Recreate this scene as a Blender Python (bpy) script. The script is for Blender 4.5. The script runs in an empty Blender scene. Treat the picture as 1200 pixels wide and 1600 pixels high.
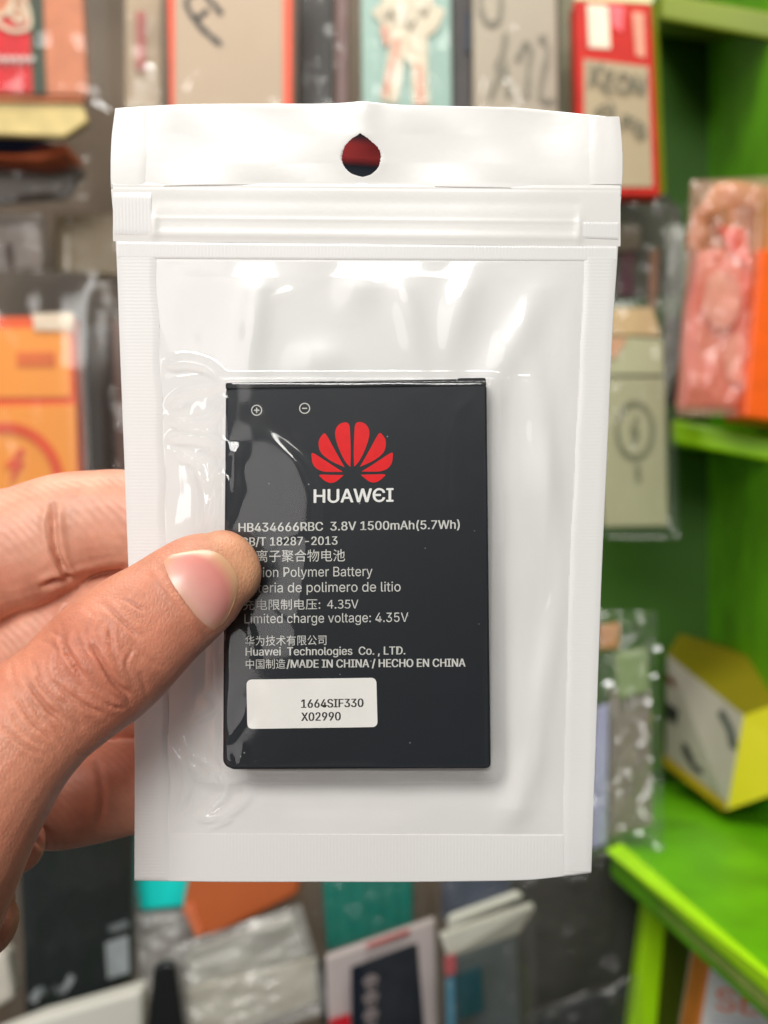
import bpy, math, random
import numpy as np
from mathutils import Vector
from mathutils.bvhtree import BVHTree

S = bpy.context.scene
COL = S.collection
RND = random.Random(7)

# ------------------------------------------------------------------ camera
K = 0.89                      # picture height seen per metre of distance
CZ = 1.30                     # lens height
cd = bpy.data.cameras.new('camera')
cam = bpy.data.objects.new('camera', cd); COL.objects.link(cam)
cam.location = (0, 0, CZ); cam.rotation_euler = (math.pi/2, 0, 0)
cd.sensor_fit = 'VERTICAL'; cd.sensor_height = 24.0; cd.lens = 24.0/K
cd.clip_start = 0.01; cd.clip_end = 60
cd.dof.use_dof = True; cd.dof.focus_distance = 0.192; cd.dof.aperture_fstop = 12.0
cd.dof.aperture_blades = 0
S.camera = cam

# ------------------------------------------------------------------ world, lamps, exposure
W = bpy.data.worlds.new('World'); S.world = W; W.use_nodes = True
wn = W.node_tree.nodes; wl = W.node_tree.links
# the dim shop around: patches of light and dark wares, darkest where the person with the phone stands
wt = wn.new('ShaderNodeTexCoord'); wz = wn.new('ShaderNodeTexNoise'); wz.inputs['Scale'].default_value = 2.6; wz.inputs['Detail'].default_value = 4
wl.new(wt.outputs['Generated'], wz.inputs['Vector'])
wr = wn.new('ShaderNodeValToRGB'); wl.new(wz.outputs['Fac'], wr.inputs[0])
e = wr.color_ramp.elements; e[0].position = .36; e[0].color = (.05, .05, .055, 1); e[1].position = .70; e[1].color = (.95, .97, 1.0, 1)
x = e.new(.50); x.color = (.16, .15, .14, 1); x = e.new(.56); x.color = (.42, .38, .34, 1)
wd = wn.new('ShaderNodeVectorMath'); wd.operation = 'DISTANCE'; wd.inputs[1].default_value = (0.0, -1.0, -0.12)
wl.new(wt.outputs['Generated'], wd.inputs[0])
wm_ = wn.new('ShaderNodeMapRange'); wm_.inputs[1].default_value = .06; wm_.inputs[2].default_value = .20; wm_.inputs[3].default_value = .12; wm_.inputs[4].default_value = 1.0
wl.new(wd.outputs['Value'], wm_.inputs[0])
wx = wn.new('ShaderNodeVectorMath'); wx.operation = 'SCALE'; wl.new(wr.outputs[0], wx.inputs[0]); wl.new(wm_.outputs[0], wx.inputs['Scale'])
wl.new(wx.outputs[0], wn['Background'].inputs[0])
wn['Background'].inputs[1].default_value = 0.27

def area(name, loc, target, sx, sy, power, col):
    l = bpy.data.lights.new(name, 'AREA'); l.shape = 'RECTANGLE'; l.size = sx; l.size_y = sy
    l.energy = power; l.color = col
    o = bpy.data.objects.new(name, l); COL.objects.link(o); o.location = loc
    d = Vector(target) - Vector(loc)
    o.rotation_euler = d.to_track_quat('-Z', 'Y').to_euler()
    return o
area('doorway_light', (-0.25, -1.02, CZ+0.62), (0, 0.25, CZ-0.02), 0.75, 0.45, 16.2, (1.0, 0.98, 0.945))
area('side_glint_light', (-1.15, -0.45, CZ+0.30), (0.0, 0.25, CZ), 0.18, 0.8, 2.0, (0.96, 0.98, 1.0))  # added lamp, unseen source: highlights on the film's left slopes
area('film_sheen_light', (-0.41, -1.00, CZ+0.02), (0.0, 0.2, CZ), 0.50, 0.62, 1.6, (1.0, 0.95, 0.92))  # added dim panel lamp: mirrored as the sheen over the battery's left side
area('backdrop_fill_light', (0.05, 0.30, CZ+0.95), (0.05, 1.0, CZ-0.35), 1.0, 0.3, 12.0, (1.0, 0.97, 0.90))  # added fill lamp to brighten the goods and shelf behind

vs = S.view_settings
vs.view_transform = 'Standard'; vs.look = 'None'; vs.exposure = 0.17; vs.gamma = 1.0
vs.use_curve_mapping = False
S.render.engine = 'CYCLES'
S.cycles.use_denoising = True
S.cycles.transparent_max_bounces = 40
S.cycles.max_bounces = 10
S.cycles.caustics_reflective = False; S.cycles.caustics_refractive = False

# ------------------------------------------------------------------ helpers
def lin(c):
    c = c/255.0
    return c/12.92 if c <= 0.04045 else ((c+0.055)/1.055)**2.4
def C(r, g, b, k=1.0):
    return tuple(min(0.9, lin(x)*k) for x in (r, g, b))
def P(px, py, Y):
    return Vector(((px-600)*K*Y/1600, Y, CZ+(800-py)*K*Y/1600))
def Parr(px, py, Y):
    px, py, Y = np.broadcast_arrays(np.asarray(px, float), np.asarray(py, float), np.asarray(Y, float))
    return np.stack([(px-600)*K*Y/1600, Y, CZ+(800-py)*K*Y/1600], -1)

def new_mat(name):
    m = bpy.data.materials.new(name); m.use_nodes = True
    nt = m.node_tree
    return m, nt.nodes, nt.links, nt.nodes['Principled BSDF']
def node(ns, t, **kw):
    n = ns.new(t)
    for k, v in kw.items(): setattr(n, k, v)
    return n

_mc = {}
def paint(name, rgb, rough=0.5, var=0.12, scale=60.0, bump=0.0, bscale=400.0, coat=0.0, metal=0.0, spec=0.5):
    """plain surface with a little uneven colour and grain"""
    key = (name, rgb, rough, var, scale, bump, bscale, coat)
    if key in _mc: return _mc[key]
    m, ns, ls, b = new_mat(name)
    tc = node(ns, 'ShaderNodeTexCoord')
    nz = node(ns, 'ShaderNodeTexNoise'); nz.inputs['Scale'].default_value = scale; nz.inputs['Detail'].default_value = 5
    ls.new(tc.outputs['Object'], nz.inputs['Vector'])
    rp = node(ns, 'ShaderNodeMapRange'); rp.inputs[1].default_value = 0.3; rp.inputs[2].default_value = 0.7
    rp.inputs[3].default_value = 1-var; rp.inputs[4].default_value = 1+var
    ls.new(nz.outputs['Fac'], rp.inputs[0])
    mx = node(ns, 'ShaderNodeVectorMath', operation='SCALE'); mx.inputs[0].default_value = rgb
    ls.new(rp.outputs[0], mx.inputs['Scale']); ls.new(mx.outputs[0], b.inputs['Base Color'])
    b.inputs['Roughness'].default_value = rough; b.inputs['Metallic'].default_value = metal
    b.inputs['Coat Weight'].default_value = coat; b.inputs['Specular IOR Level'].default_value = spec
    if bump > 0:
        n2 = node(ns, 'ShaderNodeTexNoise'); n2.inputs['Scale'].default_value = bscale; n2.inputs['Detail'].default_value = 4
        ls.new(tc.outputs['Object'], n2.inputs['Vector'])
        bp = node(ns, 'ShaderNodeBump'); bp.inputs['Strength'].default_value = bump; bp.inputs['Distance'].default_value = 0.001
        ls.new(n2.outputs['Fac'], bp.inputs['Height']); ls.new(bp.outputs[0], b.inputs['Normal'])
    _mc[key] = m
    return m

def film_mat(name, rough=0.06, base=0.05, edge=0.85, haze=0.0, tint=(0.97, 0.97, 0.97), bump=0.0, bscale=300.0, hazecol=(0.8, 0.8, 0.78)):
    """thin clear plastic: see-through, mirror-like towards the edges"""
    m, ns, ls, b = new_mat(name)
    out = ns['Material Output']; ns.remove(b)
    lw = node(ns, 'ShaderNodeLayerWeight'); lw.inputs['Blend'].default_value = 0.5
    pw = node(ns, 'ShaderNodeMath', operation='POWER'); pw.inputs[1].default_value = 3.5
    ls.new(lw.outputs['Facing'], pw.inputs[0])
    mr = node(ns, 'ShaderNodeMapRange'); mr.inputs[3].default_value = base; mr.inputs[4].default_value = edge
    ls.new(pw.outputs[0], mr.inputs[0])
    tr = node(ns, 'ShaderNodeBsdfTransparent'); tr.inputs[0].default_value = (*tint, 1)
    gl = node(ns, 'ShaderNodeBsdfGlossy'); gl.inputs['Roughness'].default_value = rough
    df = node(ns, 'ShaderNodeBsdfDiffuse'); df.inputs[0].default_value = (*hazecol, 1)
    m1 = node(ns, 'ShaderNodeMixShader'); m1.inputs[0].default_value = haze
    ls.new(tr.outputs[0], m1.inputs[1]); ls.new(df.outputs[0], m1.inputs[2])
    m2 = node(ns, 'ShaderNodeMixShader')
    ls.new(mr.outputs[0], m2.inputs[0]); ls.new(m1.outputs[0], m2.inputs[1]); ls.new(gl.outputs[0], m2.inputs[2])
    ls.new(m2.outputs[0], out.inputs['Surface'])
    if bump > 0:
        tc = node(ns, 'ShaderNodeTexCoord')
        nz = node(ns, 'ShaderNodeTexNoise'); nz.inputs['Scale'].default_value = bscale; nz.inputs['Detail'].default_value = 3
        ls.new(tc.outputs['Object'], nz.inputs['Vector'])
        bp = node(ns, 'ShaderNodeBump'); bp.inputs['Strength'].default_value = bump; bp.inputs['Distance'].default_value = 0.001
        ls.new(nz.outputs['Fac'], bp.inputs['Height'])
        ls.new(bp.outputs[0], gl.inputs['Normal'])
    return m

class MB:
    """collects shapes that end up in ONE mesh object"""
    def __init__(s): s.v = []; s.f = []; s.n = 0
    def add(s, vs_, fs):
        o = len(s.v); s.v += [tuple(v) for v in vs_]; s.f += [tuple(i+o for i in f) for f in fs]; return s
    def slab(s, poly, Y, t):
        """polygon given in picture units at depth Y (one or per corner), t metres thick backwards"""
        n = len(poly); Ys = Y if isinstance(Y, (list, tuple)) else [Y]*n
        fr = [P(x, y, d) for (x, y), d in zip(poly, Ys)]
        bk = [v + Vector((0, t, 0)) for v in fr]
        s.add(fr+bk, [tuple(range(n)), tuple(reversed(range(n, 2*n)))] +
              [((i+1) % n, i, n+i, n+(i+1) % n) for i in range(n)])
        return s
    def stroke(s, pts, Y, w, t=0.0006, wob=0.0):
        """marker stroke / printed line: flat ribbon with rounded look, w in picture units"""
        pts = smooth(pts, 6) if len(pts) > 2 else pts
        L, R = [], []
        for i, p in enumerate(pts):
            a = pts[max(0, i-1)]; b = pts[min(len(pts)-1, i+1)]
            dx, dy = b[0]-a[0], b[1]-a[1]; l = math.hypot(dx, dy) or 1
            nx, ny = -dy/l, dx/l; ww = w*(0.5+wob*RND.uniform(-.5, .5))
            d = Y(p) if callable(Y) else Y
            d -= s.n*(.00005 if d > .3 else .000002)      # strokes lie one on top of the other
            L.append(P(p[0]+nx*ww, p[1]+ny*ww, d)); R.append(P(p[0]-nx*ww, p[1]-ny*ww, d))
        n = len(pts); s.n += 1
        s.add(L+R, [(i, i+1, n+i+1, n+i) for i in range(n-1)])
        return s
    def ring(s, cx, cy, rx, ry, w, Y, n=48):
        a = [(cx+rx*math.cos(2*math.pi*i/n), cy+ry*math.sin(2*math.pi*i/n)) for i in range(n)]
        b = [(cx+(rx-w)*math.cos(2*math.pi*i/n), cy+(ry-w)*math.sin(2*math.pi*i/n)) for i in range(n)]
        s.add([P(x, y, Y) for x, y in a+b], [(i, (i+1) % n, n+(i+1) % n, n+i) for i in range(n)])
        return s
    def disc(s, cx, cy, rx, ry, Y, n=32):
        s.add([P(cx+rx*math.cos(2*math.pi*i/n), cy+ry*math.sin(2*math.pi*i/n), Y) for i in range(n)], [tuple(range(n))])
        return s
    def build(s, name, mat, parent=None, bevel=0.0, shade=False):
        return mesh_obj(name, s.v, s.f, mat, parent, bevel, shade)

def mesh_obj(name, verts, faces, mat, parent=None, bevel=0.0, shade=True):
    me = bpy.data.meshes.new(name)
    off = root_loc(parent)
    me.from_pydata([tuple(Vector(v)-off) for v in verts], [], [tuple(int(i) for i in f) for f in faces])
    me.validate()
    if mat: me.materials.append(mat)
    if shade: me.polygons.foreach_set('use_smooth', [True]*len(me.polygons))
    o = bpy.data.objects.new(name, me); COL.objects.link(o)
    if parent: o.parent = parent
    if bevel > 0:
        b = o.modifiers.new('soft_edge', 'BEVEL'); b.width = bevel; b.segments = 2; b.limit_method = 'ANGLE'
    return o
def root_loc(o):
    v = Vector((0, 0, 0))
    while o: v += o.location; o = o.parent
    return v
def thing(name, label, cat, loc, group=None):
    o = bpy.data.objects.new(name, None); COL.objects.link(o); o.location = loc
    o.empty_display_size = 0.01
    return tag(o, label, cat, group)
def tag(o, label, cat, group=None, kind=None):
    if label: o['label'] = label
    if cat: o['category'] = cat
    if group: o['group'] = group
    if kind: o['kind'] = kind
    return o

def smooth(pts, n):
    """Catmull-Rom through the points"""
    p = [np.array(q, float) for q in pts]; p = [2*p[0]-p[1]] + p + [2*p[-1]-p[-2]]
    out = []
    for i in range(1, len(p)-2):
        for k in range(n):
            t = k/n
            out.append(0.5*((2*p[i]) + (p[i+1]-p[i-1])*t + (2*p[i-1]-5*p[i]+4*p[i+1]-p[i+2])*t*t + (3*p[i]-p[i-1]-3*p[i+1]+p[i+2])*t**3))
    out.append(p[-2])
    return [tuple(q) for q in out]

def grid_faces(nu, nv):
    i = np.arange(nv-1)[:, None]*nu + np.arange(nu-1)[None, :]
    return np.stack([i, i+1, i+nu+1, i+nu], -1).reshape(-1, 4)

def vnoise(shape, cells, seed):
    """smooth value noise on a grid, -1..1"""
    r = np.random.RandomState(seed)
    g = r.uniform(-1, 1, (cells[0]+3, cells[1]+3))
    y = np.linspace(0, cells[0], shape[0]); x = np.linspace(0, cells[1], shape[1])
    yi = np.minimum(y.astype(int), cells[0]-1); xi = np.minimum(x.astype(int), cells[1]-1)
    fy = y-yi; fx = x-xi; fy = (fy*fy*(3-2*fy))[:, None]; fx = (fx*fx*(3-2*fx))[None, :]
    a = g[yi][:, xi]; b = g[yi][:, xi+1]; c = g[yi+1][:, xi]; d = g[yi+1][:, xi+1]
    return (a*(1-fx)+b*fx)*(1-fy) + (c*(1-fx)+d*fx)*fy

def seg_dist(PX, PY, pts):
    """distance to a polyline, and where along it (0..1)"""
    best = np.full(PX.shape, 1e9); along = np.zeros(PX.shape)
    n = len(pts)-1
    for i in range(n):
        ax, ay = pts[i][:2]; bx, by = pts[i+1][:2]
        dx, dy = bx-ax, by-ay; l2 = dx*dx+dy*dy+1e-9
        t = np.clip(((PX-ax)*dx+(PY-ay)*dy)/l2, 0, 1)
        d = np.hypot(PX-ax-t*dx, PY-ay-t*dy)
        m = d < best; best[m] = d[m]; along[m] = ((i+t)/n)[m]
    return best, along

FONTS = {}
for key, fn in (('latin', 'Inter.woff2'), ('cjk', 'Noto Sans CJK Regular.woff2')):      # Blender's own faces
    try: FONTS[key] = bpy.data.fonts.load(bpy.utils.system_resource('DATAFILES', path='fonts')+'/'+fn)
    except Exception: pass
def text_geo(body):
    cu = bpy.data.curves.new('lettering', 'FONT'); cu.body = body; cu.size = 1.0
    cu.resolution_u = 4
    k = 'cjk' if any(ord(ch) > 0x2000 for ch in body) else 'latin'
    if k in FONTS: cu.font = FONTS[k]
    o = bpy.data.objects.new('lettering', cu); COL.objects.link(o)
    dg = bpy.context.evaluated_depsgraph_get(); dg.update()
    me = bpy.data.meshes.new_from_object(o.evaluated_get(dg))
    v = np.array([tuple(q.co) for q in me.vertices]); f = [tuple(p.vertices) for p in me.polygons]
    bpy.data.objects.remove(o); bpy.data.curves.remove(cu); bpy.data.meshes.remove(me)
    return v, f
CAP = text_geo('H')[0][:, 1].max()
def text_px(body, x0, x1, y0, y1, cap, capref=None):
    """lettering fitted between x0..x1 on a base line from y0 to y1, capitals cap picture units tall"""
    v, f = text_geo(body)
    w0, w1 = v[:, 0].min(), v[:, 0].max()
    t = (v[:, 0]-w0)/(w1-w0)
    px = x0+t*(x1-x0)
    py = y0+t*(y1-y0) - v[:, 1]*cap/(capref or CAP)
    return px, py, f

# ------------------------------------------------------------------ shop shelves behind (the large structure)
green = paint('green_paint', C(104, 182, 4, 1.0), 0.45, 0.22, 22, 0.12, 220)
green_shaded = paint('green_shaded_paint', C(64, 116, 2, 0.62), 0.5, 0.18, 9, 0.1, 200)  # shelf green darkened: the shade of the recess is put into this colour
lime = paint('lime_edge_paint', C(168, 228, 6, 1.15), 0.4, 0.08, 20, 0.1, 200)
olive = paint('olive_paint', C(120, 135, 8, 0.9), 0.5, 0.12, 12, 0.1, 200)
wallm = paint('brown_grey_board', C(110, 94, 78, 0.9), 0.7, 0.25, 9, 0.1, 60)

w = MB().slab([(-700, -500), (1040, -500), (1040, 2100), (-700, 2100)], 1.12, 0.02)
o = w.build('back_wall', wallm); tag(o, 'brown grey board wall behind all the hanging packets', 'wall', kind='structure')

sh = thing('display_shelf', 'bright green painted wooden shelf unit on the right of the packets', 'shelf', P(1150, 1400, 1.0))
MB().slab([(920, -500), (1108, -500), (1108, 2100), (920, 2100)], 1.10, 0.015).build('back_panel', green_shaded, sh)
m = MB()      # right side panel, runs from the back corner towards us
a = [P(1106, -300, 1.10), P(1106, 2000, 1.10), P(1330, 2100, 0.72), P(1330, -300, 0.72)]
bk = [v+Vector((0.018, 0.0, 0)) for v in a]
m.add(a+bk, [(0, 1, 2, 3), (7, 6, 5, 4), (0, 3, 7, 4), (1, 5, 6, 2), (3, 2, 6, 7), (0, 4, 5, 1)])
m.build('side_panel', green, sh)
def board(front_l, front_r, yl, yr, th, back_y, back_l, back_r):
    """front edge from front_l to front_r, th picture units thick; reaches back to back_y"""
    q = MB()
    fl, fr = P(*front_l, yl), P(*front_r, yr)
    fl2, fr2 = P(front_l[0], front_l[1]+th, yl), P(front_r[0], front_r[1]+th*yl/yr, yr)
    bl, br = P(*back_l, back_y), P(*back_r, back_y)
    bl2 = bl+(fl2-fl); br2 = br+(fr2-fr)
    q.add([fl, fr, fr2, fl2, bl, br, br2, bl2], [(0, 1, 2, 3), (4, 7, 6, 5), (0, 4, 5, 1), (3, 2, 6, 7), (0, 3, 7, 4), (1, 5, 6, 2)])
    return q
board((1049, 655), (1330, 706), 0.93, 0.86, 36, 1.095, (1049, 668), (1330, 700)).build('shelf_board', lime, sh, bevel=0.003)
board((1030, -12), (1330, 40), 0.93, 0.86, 42, 1.095, (1020, 20), (1330, 60)).build('shelf_board', olive, sh, bevel=0.003)
board((955, 1322), (1330, 1640), 0.80, 0.50, 50, 1.09, (985, 1222), (1330, 1222)).build('shelf_board', green, sh, bevel=0.003)
MB().slab([(948, 1330), (970, 1318), (1330, 1628), (1330, 1668)], [.797, .797, .497, .497], 0.0025).build('edge_strip', lime, sh)
MB().slab([(960, 1358), (975, 1352), (1330, 1672), (1330, 1700)], [.796, .796, .496, .496], 0.0025).build('edge_strip', paint('worn_edge', C(150, 175, 80, .9), .6, .2, 80), sh)
MB().slab([(1012, 1400), (1044, 1420), (1020, 1680), (976, 1680)], .80, 0.02).build('post', lime, sh, bevel=0.002)
MB().slab([(1040, 1400), (1200, 1400), (1200, 1700), (1010, 1700)], .95, 0.02).build('lower_panel', olive, sh)

# ------------------------------------------------------------------ background goods
clear = film_mat('clear_packet_film', 0.09, 0.022, 0.5, 0.02, (0.98, 0.975, 0.965), 0.08, 60)
milky = film_mat('milky_packet_film', 0.14, 0.05, 0.6, 0.22, (0.96, 0.955, 0.94), 0.3, 60)
black_ink = paint('black_marker_ink', C(28, 30, 32), 0.6, .1)
grey_ink = paint('grey_marker_ink', C(122, 116, 100), 0.6, .1)
white_ink = paint('white_print', C(225, 222, 215), 0.5, .05)
pale_ink = paint('pale_print', C(170, 175, 178), 0.5, .05)
glint = film_mat('glinting_packet_film', 0.05, 0.10, 0.7, 0.03, (0.97, 0.97, 0.97), 0.2, 120)
pinkfilm = film_mat('pink_crinkled_film', 0.16, 0.06, 0.6, 0.22, (1.0, 0.93, 0.90), 0.3, 80, (.85, .5, .42))
def bag(quad, Y, parent, seed=1, puff=0.006, amp=0.0035, mat=None, name='clear_bag', nu=30, nv=44, fine=0.0):
    """wrinkled clear packet: front and back sheet of one mesh"""
    (tl, tr, br, bl) = quad
    u = np.linspace(0, 1, nu)[None, :]; v = np.linspace(0, 1, nv)[:, None]
    px = (tl[0]*(1-u)+tr[0]*u)*(1-v)+(bl[0]*(1-u)+br[0]*u)*v
    py = (tl[1]*(1-u)+tr[1]*u)*(1-v)+(bl[1]*(1-u)+br[1]*u)*v
    Ys = Y if isinstance(Y, (list, tuple)) else [Y]*4
    D = (Ys[0]*(1-u)+Ys[1]*u)*(1-v)+(Ys[3]*(1-u)+Ys[2]*u)*v
    env = (np.clip(np.minimum(u, 1-u)*7, 0, 1)*np.clip(np.minimum(v, 1-v)*9, 0, 1))**0.6
    wr = amp*(0.6*vnoise((nv, nu), (7, 5), seed)+0.35*vnoise((nv, nu), (16, 11), seed+1)+.25*vnoise((nv, nu), (5, 14), seed+2))
    if fine: wr = wr+fine*vnoise((nv, nu), (46, 16), seed+3)
    F = Parr(px, py, D-env*(puff+wr)).reshape(-1, 3)
    B = Parr(px, py, D+0.003+env*0.006).reshape(-1, 3)
    f = grid_faces(nu, nv)
    return mesh_obj(name, np.concatenate([F, B]), np.concatenate([f, f[:, ::-1]+nu*nv]), mat or clear, parent)
glint_film = film_mat('glint_facet_film', .12, .24, .9, .05, (.97, .97, .97))
def glint_facets(parent, pts, Y):
    """small sharp folds in a packet's film that catch the light of the door"""
    q = MB(); lamp = bpy.data.objects['doorway_light'].location
    for px, py, r_ in pts:
        p = P(px, py, Y-.010); nrm = ((lamp-p).normalized()+(cam.location-p).normalized()).normalized()
        nrm = (nrm+Vector((RND.uniform(-.03, .03), 0, RND.uniform(-.03, .03)))).normalized()
        a = nrm.cross(Vector((0, 0, 1))).normalized(); b_ = nrm.cross(a)
        k0 = RND.uniform(0, 1)
        rim = [p+(a*math.cos(k0+k*math.pi/3)*1.2+b_*math.sin(k0+k*math.pi/3)*.8)*r_*.001*RND.uniform(.8, 1.2) for k in range(6)]
        q.add([p+nrm*r_*.00006]+rim, [(0, k+1, (k+1) % 6+1) for k in range(6)])
    q.build('glint_facet', glint_film, parent)
def rect(x0, y0, x1, y1): return [(x0, y0), (x1, y0), (x1, y1), (x0, y1)]
def hook(parent, px, py, Y):
    """the steel peg a packet hangs from, fixed in the wall"""
    q = MB(); c = P(px, py, Y-0.01); n = 10; r = 0.0018
    a = [(c.x+r*math.cos(2*math.pi*i/n), c.z+r*math.sin(2*math.pi*i/n)) for i in range(n)]
    q.add([(x, Y-0.012, z) for x, z in a]+[(x, 1.12, z) for x, z in a], [(i, (i+1) % n, n+(i+1) % n, n+i) for i in range(n)]+[tuple(range(n))])
    return q
G1 = 'phone case packets hanging on the wall'
G2 = 'packets in the lower row'

# 1 top left: red / green / peach packet
Y = .86
t = thing('phone_case_packet', 'peach packet with red panel and dark green stripe, top left corner', 'packet', P(50, -80, Y), G1)
MB().slab([(-120, -120), (122, -120), (136, 148), (-120, 146)], Y, .010).build('backing_card', paint('peach_card', C(206, 126, 88, .9), .5), t, .001)
MB().slab([(-120, 20), (46, 30), (50, 144), (-120, 142)], Y-.0012, .001).build('red_panel', paint('red_card', C(205, 8, 24), .4), t)
MB().slab([(40, -120), (62, -120), (72, 146), (52, 146)], Y-.0018, .0014).build('green_stripe', paint('dark_green_card', C(46, 62, 44), .5), t)
q = MB()
for s in ([(-10, 30), (10, 44), (28, 48), (46, 40), (44, 15), (34, -6), (24, -20)], [(-6, 26), (8, 20), (18, 4), (24, -16), (14, -30)], [(18, 4), (20, 26), (32, 34), (36, 24), (28, 6)]): q.stroke(s, Y-.003, 7)
q.build('white_emblem', paint('cream_print', C(214, 196, 170), .5), t)
q = MB()
for k in range(6): q.stroke([(-14+k*12, 98), (-12+k*12, 88), (-8+k*12, 96), (-10+k*12, 104), (-6+k*12, 90)], Y-.003, 3)
q.build('white_lettering', white_ink, t)
MB().slab([(-120, 150), (128, 152), (134, 158), (-120, 156)], Y+.001, .01).build('orange_edge', paint('burnt_orange', C(196, 108, 56), .5), t)
MB().slab([(-120, 158), (128, 160), (136, 190), (100, 214), (-120, 206)], Y+.004, .01).build('cream_base', paint('cream_yellow', C(208, 186, 124), .5), t, .002)
bag([(-140, -140), (160, -140), (174, 168), (-140, 178)], Y-.002, t, 11, amp=.002)
glint_facets(t, [(160, 166, 2.0), (150, 160, 1.6), (168, 172, 1.4)], Y)
# 2 the stack of cases below it
t = thing('phone_case', 'blue backed phone case with orange rim lying below the cream base', 'phone case', P(30, 230, .9))
MB().slab([(-100, 205), (40, 205), (86, 226), (40, 238), (-100, 232)], .90, .05).build('blue_shell', paint('night_blue', C(26, 48, 92), .3), t, .003)
MB().slab([(-100, 218), (20, 236), (104, 222), (106, 240), (60, 250), (-100, 240)], .895, .05).build('orange_rim', paint('rust_orange', C(196, 92, 42), .45), t, .003)
t = thing('plastic_sleeve', 'dark smoky sleeve under the orange rimmed phone case, left edge', 'sleeve', P(30, 260, .93))
MB().slab([(-120, 236), (104, 244), (128, 262), (96, 304), (-120, 322)], .93, .02).build('dark_insert', paint('smoky_plastic', C(72, 60, 50), .35, .4, 20), t, .003)
bag([(-130, 226), (150, 226), (140, 330), (-130, 330)], .925, t, 21, amp=.006)
t = thing('plastic_sleeve', 'pale grey see-through sleeve hanging above the orange box', 'sleeve', P(60, 320, .95))
MB().slab([(-100, 330), (68, 334), (66, 420), (-100, 430)], .955, .006).build('grey_insert', paint('warm_grey_card', C(146, 134, 126), .5, .15, 18), t, .002)
MB().slab([(-100, 342), (64, 346), (64, 350), (-100, 346)], .953, .001).build('dark_line', paint('umber_line', C(96, 84, 72), .6), t)
MB().slab([(8, 380), (20, 380), (20, 450), (8, 450)], .952, .001).build('dark_slot', paint('umber_slot', C(92, 76, 64), .6), t)
bag([(-110, 314), (80, 318), (80, 440), (-110, 440)], .95, t, 25)
t = thing('plastic_sleeve', 'tan sleeve hanging behind the left edge of the held bag', 'sleeve', P(150, 320, .99))
MB().slab([(84, 336), (220, 330), (220, 432), (84, 424)], 1.0, .006).build('tan_insert', paint('tan_card', C(150, 134, 106), .5, .15, 18), t, .002)
bag([(82, 326), (230, 326), (230, 440), (82, 440)], .99, t, 27)
# 3 slim clear sleeve left of the marker case
t = thing('plastic_sleeve', 'slim beige sleeve with a faded pink strip left of the marker written case', 'sleeve', P(225, -60, .89), G1)
MB().slab(rect(196, -100, 252, 168), .90, .006).build('beige_insert', paint('beige_card', C(178, 158, 132), .5), t)
MB().slab(rect(212, 18, 228, 110), .898, .001).build('pink_strip', paint('faded_pink', C(176, 96, 90), .5), t)
bag([(188, -120), (258, -120), (258, 190), (190, 190)], .888, t, 31, nu=14)
glint_facets(t, [(235, 103, 2.4)], .88)
# 4 orange edged case with FI in marker
Y = .85
t = thing('phone_case_packet', 'beige phone case with orange red rim and black marker writing', 'packet', P(360, -60, Y), G1)
MB().slab([(258, -140), (456, -140), (456, 200), (266, 200)], Y, .009).build('orange_rim', paint('orange_red_rim', C(250, 84, 46), .4), t, .002)
MB().slab([(272, -140), (443, -140), (443, 192), (272, 192)], Y-.0015, .002).build('beige_face', paint('beige_face', C(196, 172, 146, .78), .45, .06, 10), t, .001)
q = MB()
for s in ([(290, 4), (300, 24), (318, 46), (346, 70)], [(290, 4), (296, -8), (312, -14)], [(304, 30), (316, 22), (326, 14)],
          [(322, -6), (334, 6), (347, 22)], [(322, -6), (330, -30)]): q.stroke(s, Y-.0025, 7, wob=.3)
q.build('marker_writing', black_ink, t)
bag([(252, -150), (462, -150), (462, 215), (256, 215)], Y-.002, t, 41, puff=.004, amp=.0009)
# 5 dark gap with dark packets
t = thing('phone_case_packet', 'black phone case in the gap right of the orange rimmed case', 'packet', P(500, -60, .92), G1)
MB().slab(rect(464, -140, 522, 260), .92, .01).build('black_shell', paint('black_shell', C(30, 26, 22), .3), t, .002)
MB().slab(rect(524, -140, 545, 240), .915, .01).build('mauve_edge', paint('mauve_edge', C(122, 92, 88), .4), t, .002)
bag([(460, -150), (560, -150), (560, 270), (460, 270)], .912, t, 45)
# item seen through the hang hole
t = thing('phone_case_packet', 'navy phone case with a deep red band behind the hang hole', 'packet', P(565, 170, .90), G1)
MB().slab(rect(470, 178, 690, 420), .90, .01).build('navy_shell', paint('navy_matt', C(16, 22, 32), .7, spec=.15), t, .003)
MB().slab([(470, 212), (690, 230), (690, 262), (470, 246)], .897, .002).build('red_band', paint('deep_red', C(120, 8, 8), .6, spec=.2), t)
# 6 teal figure packet
Y = .87
t = thing('phone_case_packet', 'pale teal packet with a cream and pink figure drawing', 'packet', P(635, -60, Y), G1)
MB().slab([(562, -140), (703, -140), (706, 176), (566, 176)], Y, .010).build('teal_card', paint('pale_teal', C(158, 190, 180, .8), .5, .08, 14), t, .001)
q = MB()
for s in ([(590, 10), (618, 40), (640, 46), (668, 42), (684, 10)], [(600, -60), (610, -10), (622, 50), (618, 90), (608, 160)], [(660, -60), (664, 0), (656, 50), (655, 100), (658, 165)], [(630, -40), (640, 10), (640, 60), (650, 96)]): q.stroke(s, Y-.002, 26)
q.build('cream_figure', paint('cream_figure', C(206, 194, 172), .5), t)
q = MB()
for s in ([(622, 60), (614, 100), (600, 150)], [(654, 100), (656, 130), (658, 165)], [(598, 40), (606, 70)]): q.stroke(s, Y-.003, 10)
q.build('pink_figure', paint('pink_figure', C(210, 150, 130), .5), t)
q = MB()
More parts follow.
